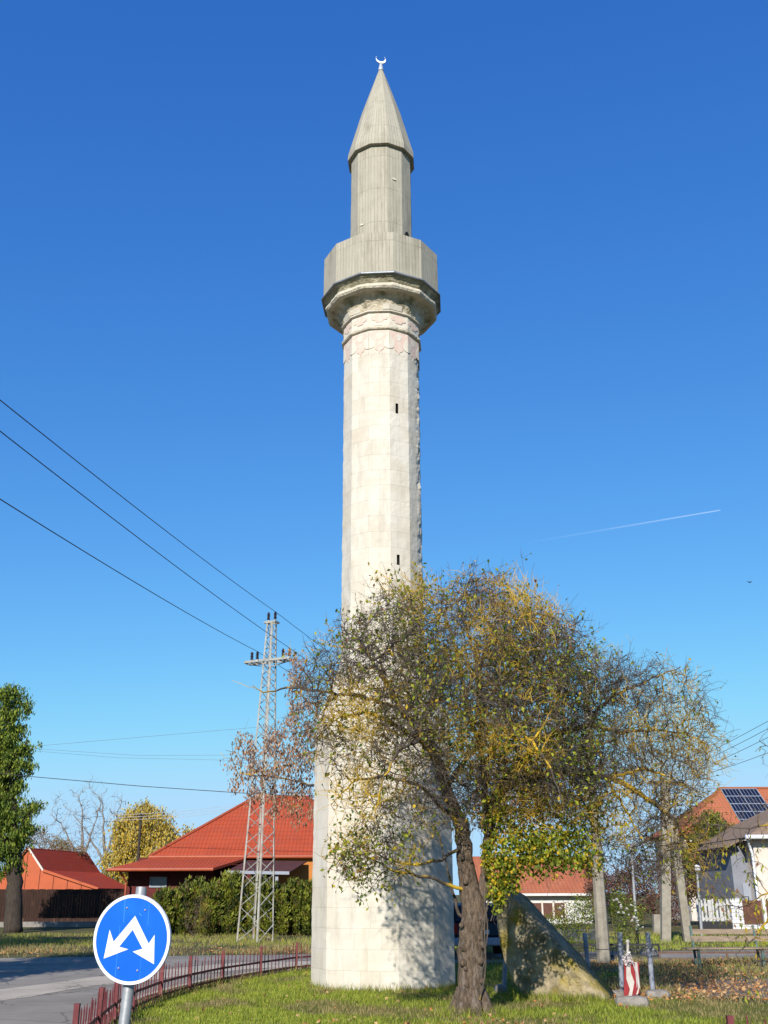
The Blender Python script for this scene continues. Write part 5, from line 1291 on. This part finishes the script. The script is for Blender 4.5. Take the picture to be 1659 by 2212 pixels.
def brick_white():
    m, t, bs = new_mat('white_painted_brick'); bs.inputs['Roughness'].default_value = .9
    tc = N(t, 'ShaderNodeTexCoord'); sp = N(t, 'ShaderNodeSeparateXYZ'); cb = N(t, 'ShaderNodeCombineXYZ'); t.links.new(tc.outputs['Object'], sp.inputs[0]); t.links.new(sp.outputs[0], cb.inputs[0]); t.links.new(sp.outputs[2], cb.inputs[1])
    br = N(t, 'ShaderNodeTexBrick'); br.inputs['Scale'].default_value = 1; br.inputs['Brick Width'].default_value = .3; br.inputs['Row Height'].default_value = .14; br.inputs['Mortar Size'].default_value = .014
    br.inputs['Color1'].default_value = (.8, .8, .8, 1); br.inputs['Color2'].default_value = (.74, .74, .75, 1); br.inputs['Mortar'].default_value = (.42, .42, .46, 1)
    t.links.new(cb.outputs[0], br.inputs['Vector']); t.links.new(br.outputs[0], bs.inputs['Base Color']); return m
M['white_brick'] = brick_white()
zt_ = at(1590, 1941, 49).z
wallbox('pier', a, b, 48.9, 49.2, 0, zt_, 'white_brick', gw)
c_ = at(1760, 1990, 49).x; wallbox('plinth', b, c_, 48.92, 49.18, 0, .34, 'white_brick', gw)
x = b + .02
for i in range(4):
    wallbox('wooden_panel', x, x + .86, 49.0, 49.06, .37, zt_ - .08, 'shutter', gw); x += .9
    wallbox('pier', x, x + .14, 48.95, 49.15, .34, zt_, 'white_wall', gw); x += .16
M['picket_white'] = mat('greyish_white_fence_paint', (.58, .57, .55), (.46, .45, .43), 5, .8)
pf = thing('white_picket_fence', 'white garden fence with dark lower panel left of the brick garden wall', 'fence', (at(1540, 1960, 49).x, 49, 0))
a2 = at(1508, 1990, 49).x; k = 0
for i in range(9):
    x = a2 + (a - a2) * i / 9; wallbox('picket', x, x + .10 + .08 * (i % 3 == 0), 48.98, 49.04, .5, zt_ - .05 * (i % 2), 'picket_white', pf)
wallbox('rail', a2, a, 49.05, 49.1, .55, .65, 'picket_white', pf); wallbox('rail', a2, a, 49.05, 49.1, zt_ - .3, zt_ - .2, 'picket_white', pf)
wallbox('lower_panel', a2, a, 49.0, 49.05, .02, .48, 'black_iron', pf)

# ================================================================== SHRUBS
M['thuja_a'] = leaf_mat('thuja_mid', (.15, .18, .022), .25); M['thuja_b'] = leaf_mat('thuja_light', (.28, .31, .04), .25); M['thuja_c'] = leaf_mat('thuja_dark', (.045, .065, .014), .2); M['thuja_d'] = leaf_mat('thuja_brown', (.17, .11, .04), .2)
rng = np.random.default_rng(3)
def thuja(label, x, y, H, W, seed, group='hedge shrubs in front of the red roofed house'):
    rg_ = np.random.default_rng(seed)
    t = thing('hedge_shrub', label, 'shrub', (x, y, 0), group)
    n = 4600; z = rg_.random(n) ** .85 * H; a = rg_.random(n) * 2 * pi
    prof = np.clip(np.sin(np.clip(z / H, 0, 1) ** .8 * pi * .93 + .25), .12, 1) ** .45
    rr = W * prof * (1 - rg_.random(n) ** 2.2 * .45) * (1 + .22 * np.sin(a * 3 + z * 2 + seed) + .12 * np.sin(a * 7 + z * 5))
    P = np.stack([x + np.cos(a) * rr, y + np.sin(a) * rr * .9, z + .05], 1)
    # upright tufts breaking the outline
    m = 26; tx = rg_.normal(size=(m, 2)) * W * .45; th_ = rg_.uniform(.05, .55, m)
    Q = np.concatenate([np.stack([x + tx[i, 0] + rg_.normal(size=26) * .05, y + tx[i, 1] + rg_.normal(size=26) * .05, H * .86 + rg_.random(26) * (th_[i] + .1)], 1) for i in range(m)])
    P = np.vstack([P, Q]); d = np.stack([np.cos(a) * .45, np.sin(a) * .45, np.full(n, 1.0)], 1); d = np.vstack([d, np.tile([0, 0, 1.], (len(Q), 1))])
    V, F = leaves(P, rg_, (.10, .24), .42, 0, .3, dirs=d)
    cl = np.array([mnoise.noise(Vector(p) * 2.2 + Vector((seed, 0, 0))) for p in P]); c0 = np.where(cl > .12, 1, np.where(cl < -.22, 2, 0)); rnd = rg_.random(len(P)); c0 = np.where(rnd < .12, 3, c0); c0 = np.where(rnd > .8, 0, c0)
    mk('foliage', V, F, [M['thuja_a'], M['thuja_b'], M['thuja_c'], M['thuja_d']], t, mi=np.repeat(c0, 2))
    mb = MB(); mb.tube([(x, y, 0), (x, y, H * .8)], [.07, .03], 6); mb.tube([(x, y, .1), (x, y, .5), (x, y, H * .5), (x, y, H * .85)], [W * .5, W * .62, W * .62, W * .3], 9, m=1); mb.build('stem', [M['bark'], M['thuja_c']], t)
    return t
hl = [(350, 'leftmost thuja of the hedge, beside the blue sign'), (384, 'second thuja of the hedge from the blue sign, behind the bare bush'), (420, 'third thuja of the hedge, directly behind the bare bush'), (456, 'thuja of the hedge just right of the bare bush'), (492, 'tallest thuja of the hedge, left of the pylon'), (528, 'thuja of the hedge behind the left legs of the pylon'), (564, 'thuja of the hedge behind the right legs of the pylon'), (600, 'thuja of the hedge just right of the pylon'), (636, 'last but one thuja of the hedge before the minaret'), (668, 'thuja of the hedge partly hidden by the minaret')]
for i, (x, lab) in enumerate(hl):
    p = at(x, 2000, 48.2 + .25 * (i % 3)); H = [1.55, 1.75, 2.05, 1.8, 2.3, 1.9, 2.05, 1.75, 1.95, 1.85][i]
    thuja(lab, p.x, p.y + .25 * ((i * 7) % 3 - 1), H, .43 + .04 * ((i * 5) % 3), 40 + i)
def bush(name, label, cat, c, lobes, leafspec, seed, n_att=300, step=.12, spur=(.012, 1.2, (.12, .35), .003, .3), group=None, r_tip=.004, bark='twig', maxn=1500):
    rg_ = np.random.default_rng(seed); tr = []
    for i in range(6):
        a = 2 * pi * i / 6; d = rg_.uniform(.05, .15); tr.append([(np.array((c[0] + cos(a) * d, c[1] + sin(a) * d, 0.)), .012), (np.array((c[0] + cos(a) * d * 3, c[1] + sin(a) * d * 3, .45)), .007)])
    return simple_tree(name, label, cat, (c[0], c[1], 0), tr, lobes, n_att, step, leafspec, rg_, group=group, bark=M[bark], r_tip=r_tip, spur=spur, thick=.02, maxn=maxn, infl=1.6)
c = gp(428, 2022); bush('bare_bush', 'leafless brownish bush in front of the hedge', 'bush', (c.x, 46.3), [ell(425, 1975, 32, 42, 46.3, .6)], ([M['thuja_d'], M['leaf_brown']], [.5, .5], (.03, .06), .5, .5, 500, .05), 4, 500, .12)
YO = 30.5
bush('rose_bush', 'white-flowered rose bush left of the pale concrete pole', 'bush', (at(1240, 2000, YO).x, YO), [ell(1232, 1985, 45, 30, YO, .6), ell(1262, 1960, 28, 30, YO, .5), ell(1200, 1990, 26, 22, YO, .4)], ([M['leaf_green'], M['leaf_olive'], M['acacia2']], [.45, .3, .25], (.035, .07), .6, .3, 2600, .07), 6, 500)
bush('rose_bush', 'white-flowered rose bush right of the pale concrete pole', 'bush', (at(1350, 2000, YO).x, YO), [ell(1335, 1955, 32, 28, YO, .6), ell(1368, 1975, 28, 30, YO, .5)], ([M['leaf_green'], M['leaf_olive'], M['acacia2']], [.45, .3, .25], (.035, .07), .6, .3, 2600, .07), 16, 500)
M['rose'] = mat('white_rose_petal', (.82, .80, .78), (.76, .72, .68), 30, .6)
rg_ = random.Random(3)
rb_ = [o for o in C.objects if o.type == 'EMPTY' and o.name.startswith('rose_bush')]
for o in rb_:
    left = o.location.x < at(1300, 2000, YO).x
    for i in range(9 if left else 22):
        x, y = (rg_.uniform(1195, 1275), rg_.uniform(1945, 2012)) if left else (rg_.uniform(1312, 1392), 0)
        if not left: y = 1935 + (x - 1312) * .55 + rg_.uniform(-12, 30)
        c = at(x, y, YO - .45); s_ = rg_.uniform(.035, .062); V = []; F = []
        for k in range(9):
            a = rg_.uniform(0, 2 * pi); el_ = rg_.uniform(-.3, 1.2); d = Vector((cos(a) * cos(el_), sin(a) * cos(el_) - .5, sin(el_))).normalized(); e = d.cross(Vector((.2, .1, 1))).normalized(); g_ = d.cross(e)
            b = len(V); V += [c, c + d * s_ * .6 + e * s_ * .6, c + d * s_ * 1.1, c + d * s_ * .6 - e * s_ * .6, c + d * s_ * .75 + g_ * s_ * .2]; F += [(b, b + 1, b + 4), (b + 1, b + 2, b + 4), (b + 2, b + 3, b + 4), (b + 3, b, b + 4)]
        mk('rose', V, F, M['rose'], o)
# olive evergreen in front of the solar house, reddish trees behind the park
rng = np.random.default_rng(90); Yg = 60
p = at(1545, 1900, Yg)
tr = [limb([(1545, 2008, 0, .2), (1545, 1900, 0, .12), (1545, 1800, 0, .04)], Yg)]; tr[0][0] = (np.array((p.x, Yg, 0.)), .2)
simple_tree('olive_evergreen', 'dense olive-green evergreen in front of the solar roofed house', 'tree', (p.x, Yg, 0), tr, [ell(1545, 1812, 52, 52, Yg, 1.4, 1.6), ell(1515, 1865, 48, 55, Yg, 1.3), ell(1570, 1850, 45, 55, Yg, 1.2), ell(1535, 1920, 50, 40, Yg, 1.2, .7)], 1500, .32, ([M['thuja_a'], M['thuja_b'], M['thuja_c'], M['birch_c']], [.35, .25, .2, .2], (.10, .22), .45, -.4, 22000, .14), rng, bark=M['bark'], r_tip=.01, spur=(.03, 1.4, (.3, .6), .006, .3), maxn=3500)
M['purple_a'] = leaf_mat('reddish_brown_leaf', (.13, .055, .05), .2); M['purple_b'] = leaf_mat('dull_wine_leaf', (.18, .085, .07), .2)
for i, (xc, Yg, lob, lab) in enumerate(((1365, 57, [(1350, 1915, 36, 45), (1385, 1935, 36, 45), (1370, 1870, 26, 30)], 'reddish-brown tree behind the thin grey street lamp'), (1440, 60, [(1430, 1900, 40, 60), (1470, 1920, 40, 60), (1450, 1860, 28, 30)], 'reddish-brown tree behind the braced concrete pole'), (1300, 64, [(1300, 1920, 30, 50), (1290, 1900, 30, 40)], 'reddish-brown tree directly behind the pale concrete pole'))):
    p = at(xc, 1950, Yg); tr = [[(np.array((p.x, Yg, 0.)), .12), (np.array((p.x, Yg, 1.2)), .09), (np.array((p.x, Yg, 2.6)), .04)]]
    simple_tree('wine_tree', lab, 'tree', (p.x, Yg, 0), tr, [ell(*q, Yg, 1.2) for q in lob], 500, .3, ([M['purple_a'], M['purple_b'], M['leaf_brown'], M['birch_c']], [.4, .3, .2, .1], (.07, .16), .5, .3, 5500, .16), rng, bark=M['bark'], r_tip=.008, spur=(.03, 1.3, (.3, .7), .005, .3), maxn=1200, group='reddish trees behind the park')
# ================================================================== PARKED CAR seen through the gap
M['car'] = mat('black_car_paint', (.010, .011, .014), (.008, .009, .012), 2, .35, 0, spec=.3); M['car_glass'] = mat('car_glass', (.02, .03, .045), (.02, .025, .035), 2, .12, 0, spec=.4); M['tyre'] = mat('tyre_rubber', (.02, .02, .02), (.015, .015, .015), 5, .85)
M['tail'] = mat('red_tail_lamp', (.35, .01, .01), (.3, .01, .01), 2, .2); M['plate'] = mat('number_plate', (.7, .7, .68), (.65, .65, .63), 2, .5)
cxx = at(1036, 2000, 30).x; car = thing('parked_car', 'dark car glimpsed from behind between the minaret and the old trunk', 'car', (cxx, 32, 0))
prof = [(0, .35), (-.04, .62), (.06, .92), (.42, 1.36), (.75, 1.43), (1.9, 1.42), (2.75, 1.02), (3.7, .88), (4.05, .66), (4.05, .32)]
W_ = .86; V = []; F = []
for sx, ins_ in ((-1, 0), (1, 0)):
    for (y, z) in prof:
        w = W_ - max(0, z - .92) * .30 - (.05 if z < .5 else 0); V.append((cxx + sx * w, 30 + y, z))
n = len(prof)
F = [tuple(range(n)), tuple(range(2 * n - 1, n - 1, -1))] + [(i, (i + 1) % n, (i + 1) % n + n, i + n) for i in range(n)]
bo_ = mk('body', V, F, M['car'], car); bv = bo_.modifiers.new('soften', 'BEVEL'); bv.width = .05; bv.segments = 3
mb = MB(); mb.prism([(cxx - .66, 30.075, .96), (cxx + .66, 30.075, .96), (cxx + .55, 30.375, 1.33), (cxx - .55, 30.375, 1.33)], (0, -.02, .012)); mb.build('rear_window', M['car_glass'], car)
for sx in (-1, 1):
    mb = MB(); V = [(cxx + sx * .855, 30.55, .97), (cxx + sx * .855, 32.5, .97), (cxx + sx * .745, 31.85, 1.34), (cxx + sx * .745, 30.8, 1.34)]; mb.prism(V, (sx * .012, 0, 0)); mb.build('side_window', M['car_glass'], car)
    mb = MB(); mb.box((cxx + sx * .70, 29.985, .78), (.20, .06, .26)); mb.build('tail_light', M['tail'], car)
    for yy in (.75, 3.2):
        mb = MB(); mb.tube([(cxx + sx * .66, 30 + yy, .31), (cxx + sx * .87, 30 + yy, .31)], .31, 20); w_ = mb.build('wheel', M['tyre'], car)
        mb = MB(); mb.tube([(cxx + sx * .868, 30 + yy, .31), (cxx + sx * .885, 30 + yy, .31)], .19, 14); mb.build('rim', M['galv'], w_)
mb = MB(); mb.box((cxx, 29.96, .46), (1.66, .16, .20)); o = mb.build('bumper', M['steel_grey'], car); bv = o.modifiers.new('soften', 'BEVEL'); bv.width = .04; bv.segments = 2
mb = MB(); mb.box((cxx, 29.955, .70), (.5, .012, .11)); mb.build('number_plate', M['plate'], car)

# ================================================================== GRASS AND LEAF LITTER
M['g1'] = leaf_mat('grass_green', (.27, .34, .03), .3); M['g2'] = leaf_mat('grass_light', (.44, .47, .07), .3); M['g3'] = leaf_mat('grass_dry', (.36, .29, .12), .3); M['g4'] = leaf_mat('grass_dark', (.12, .17, .02), .3)
def inside(px, py, poly):
    r = np.zeros(len(px), bool); n = len(poly)
    for i in range(n):
        x0, y0 = poly[i]; x1, y1 = poly[(i + 1) % n]
        c = ((y0 > py) != (y1 > py)) & (px < (x1 - x0) * (py - y0) / (y1 - y0 + 1e-12) + x0); r ^= c
    return r
def field(px, py, s, off=0.0): return np.array([mnoise.fractal(Vector((x * s + off, y * s, off)), 1, 2, 3) for x, y in zip(px, py)])
def blades(px, py, h, w, rng, lean=.35):
    n = len(px); a = rng.random(n) * 2 * pi; dx = np.cos(a) * w / 2; dy = np.sin(a) * w / 2; lx = rng.normal(size=n) * h * lean; ly = rng.normal(size=n) * h * lean
    V = np.stack([np.stack([px - dx, py - dy, np.zeros(n)], 1), np.stack([px + dx, py + dy, np.zeros(n)], 1), np.stack([px + lx, py + ly, h], 1)], 1).reshape(-1, 3)
    return V, np.arange(3 * n).reshape(-1, 3)
rng = np.random.default_rng(55)
n = 230000; Y = 12.8 + (29.5 - 12.8) * rng.random(n) ** 1.15; X = rng.uniform(-1, 1, n) * (Y * .46); X = np.where(X > 0, X, X * .55)
ok = inside(X, Y, lawn_pts) & (np.hypot(X - TX, Y - TY) > 1.42) & (np.hypot(X - tree_base.x, Y - tree_base.y) > .34)
X, Y = X[ok], Y[ok]; f1 = field(X, Y, .55, 3.3); f2 = field(X, Y, 2.2, 8.1)
keep = rng.random(len(X)) < np.clip(.75 + f1 * 1.2 + f2 * .8, .12, 1); X, Y, f1, f2 = X[keep], Y[keep], f1[keep], f2[keep]
h = np.clip(.045 + .03 * f2 + rng.random(len(X)) * .035, .02, .12)
V, F = blades(X, Y, h, .011, rng)
r_ = rng.random(len(X)); mi = np.where(f1 + (r_ - .5) * .5 < -.12, 2, np.where(r_ < .40, 1, np.where(r_ < .80, 0, 3)))
tag(mk('lawn_grass', V, F, [M['g1'], M['g2'], M['g3'], M['g4']], mi=mi), 'short green lawn grass round the minaret and the old tree', 'grass', kind='stuff')
print('blades', len(X))
a_ = rng.random(5200) * 2 * pi; rr_ = 1.41 + rng.random(5200) ** 2 * .22; px_ = TX + np.sin(a_) * rr_; py_ = TY - np.cos(a_) * rr_
f_ = rng.random(3200); px_ = np.append(px_, pA.x + (pB.x - pA.x) * f_ + rng.normal(size=3200) * .05); py_ = np.append(py_, pA.y + (pB.y - pA.y) * f_ - .05 - rng.random(3200) ** 2 * .15)
a_ = rng.random(2500) * 2 * pi; rr_ = .30 + rng.random(2500) ** 2 * .25; px_ = np.append(px_, tree_base.x + np.sin(a_) * rr_); py_ = np.append(py_, tree_base.y - np.cos(a_) * rr_)
for i in range(1, 11):
    f_ = rng.random(420); px_ = np.append(px_, FENCE[i][0] + (FENCE[i + 1][0] - FENCE[i][0]) * f_ + rng.normal(size=420) * .05); py_ = np.append(py_, FENCE[i][1] + (FENCE[i + 1][1] - FENCE[i][1]) * f_)
hh_ = .04 + rng.random(len(px_)) ** 3 * .16; V, F = blades(px_, py_, hh_, .011, rng)
tag(mk('edge_grass', V, F, [M['g1'], M['g2'], M['g3'], M['g4']], mi=rng.choice(4, len(px_), p=[.35, .25, .22, .18])), 'longer grass tufts along the foot of walls, trunk and fence', 'grass', kind='stuff')
# rough verge and park floor
n = 120000; Y = rng.uniform(16.5, 50, n); X = rng.uniform(-1, 1, n) * (Y * .42)
bad = inside(X, Y, lawn_pts) | inside(X, Y, [tuple(p[:2]) for p in ([(-30, 6), (-3.3, 6)] + inner + [(2.4, 28.9), (5.2, 29.2), (12, 29.8), (40, 31.5)] + road_out[::-1])]) | inside(X, Y, [(5.2, 21.6), (6.6, 22.8), (10, 24), (18, 24.5), (18, 20.8), (11, 19.2), (7.6, 18.6), (5.4, 19.1)])
X, Y = X[~bad], Y[~bad]; f1 = field(X, Y, .45, 1.3); keep = rng.random(len(X)) < np.clip(.5 + 1.5 * f1, .1, 1); X, Y, f1 = X[keep], Y[keep], f1[keep]
h = np.clip(.07 + .08 * f1 + rng.random(len(X)) * .10, .03, .3); V, F = blades(X, Y, h, .020, rng)
r_ = rng.random(len(X)); green = np.where(X < 0, (Y > 38) * .42 + .05, ((Y > 31.5) & (Y < 46)) * .7 + .15); mi = np.where(r_ > green, 2, np.where(rng.random(len(X)) < .5, 0, 1))
tag(mk('verge_grass', V, F, [M['g1'], M['g2'], M['g3']], mi=mi), 'rough dry verge grass along the road and in the park', 'grass', kind='stuff')
M['lit1'] = leaf_mat('fallen_leaf_tan', (.52, .32, .15), .1); M['lit2'] = leaf_mat('fallen_leaf_orange', (.50, .22, .07), .1); M['lit3'] = leaf_mat('fallen_leaf_brown', (.24, .12, .06), .1)
n = 60000; Y = rng.uniform(14, 46, n); X = rng.uniform(-1, 1, n) * (Y * .42)
f1 = field(X, Y, .5, 6.1)
w_ = .02 + 1.0 * ((X > 3.4) & (Y > 18.3) & (Y < 29)) * (f1 > -.12) + .3 * (np.hypot(X - .4, Y - 14.6) < 1.6) * (f1 > 0) + .35 * ((X > 1.5) & (Y > 29) & (Y < 31)) + .35 * ((X < -1.5) & (Y > 32.8) & (Y < 36)) * (f1 > -.1) + .12 * ((X < -3.9) & (Y < 33)) * 0
ok = (rng.random(n) < w_) & ~inside(X, Y, [(-30, 6), (-3.3, 6)] + inner + [(2.4, 28.9), (5.2, 29.2), (12, 29.8), (40, 31.5)] + road_out[::-1]) & (np.hypot(X - TX, Y - TY) > 1.45)
X, Y = X[ok], Y[ok]; P = np.stack([X, Y, rng.uniform(.02, .06, len(X))], 1); d = np.stack([rng.normal(size=len(X)), rng.normal(size=len(X)), rng.normal(size=len(X)) * .25 + .1], 1)
V, F = leaves(P, rng, (.04, .085), .7, 0, .4, dirs=d); V[:, 2] = np.maximum(V[:, 2], .012)
tag(mk('fallen_leaves', V, F, [M['lit1'], M['lit2'], M['lit3']], mi=np.repeat(rng.choice(3, len(X), p=[.45, .3, .25]), 2)), 'orange and tan fallen leaves scattered over the ground', 'fallen leaves', kind='stuff')

# ================================================================== SKY OBJECTS
m_, t_, b_ = new_mat('vapour'); b_.inputs['Base Color'].default_value = (.95, .97, 1, 1); b_.inputs['Roughness'].default_value = 1
tr_ = N(t_, 'ShaderNodeBsdfTransparent'); mx_ = N(t_, 'ShaderNodeMixShader'); tc_ = N(t_, 'ShaderNodeTexCoord'); g_ = N(t_, 'ShaderNodeMapping'); t_.links.new(tc_.outputs['Generated'], g_.inputs[0])
sx_ = N(t_, 'ShaderNodeSeparateXYZ'); t_.links.new(g_.outputs[0], sx_.inputs[0]); fac = ramp(t_, sx_.outputs[0], [(0, 0), (.35, .02), (.95, .10), (1, .13)])
t_.links.new(fac, mx_.inputs[0]); t_.links.new(tr_.outputs[0], mx_.inputs[1]); t_.links.new(b_.outputs[0], mx_.inputs[2]); t_.links.new(mx_.outputs[0], t_.nodes['Material Output'].inputs[0])
pts = [at(1130 + (1556 - 1130) * f, 1174 - 72 * f, 3000) for f in [i / 12 for i in range(13)]]
mb = MB(); mb.tube(pts, [3.4 - 1.4 * i / 12 for i in range(13)], 8); o = mb.build('contrail', m_, None, True); tag(o, 'faint white aircraft vapour trail in the sky right of the minaret', 'contrail', kind='stuff')
bp = at(1620, 1258, 70); V = [bp + Vector(q) for q in ((-.12, 0, .0), (.12, 0, .02), (0, .0, .045), (0, .0, -.04), (-.02, -.02, .02), (.25, 0, .12), (.05, .08, .03), (-.26, .02, .10), (-.03, .09, .03), (-.16, .03, .02))]
o = mk('flying_bird', V, [(0, 2, 1), (0, 1, 3), (2, 6, 5), (2, 5, 4), (2, 7, 8), (4, 7, 2), (0, 9, 2), (3, 9, 0)], M['dark']); tag(o, 'tiny dark bird flying in the sky above the right part of the tree', 'bird')

for m_ in bpy.data.materials:
    for n_ in m_.node_tree.nodes:
        if n_.bl_idname == 'ShaderNodeTexBrick':
            for k_ in ('Color1', 'Color2', 'Mortar'):
                c_ = n_.inputs[k_].default_value; n_.inputs[k_].default_value = (c_[0] * ALB, c_[1] * ALB, c_[2] * ALB, 1)
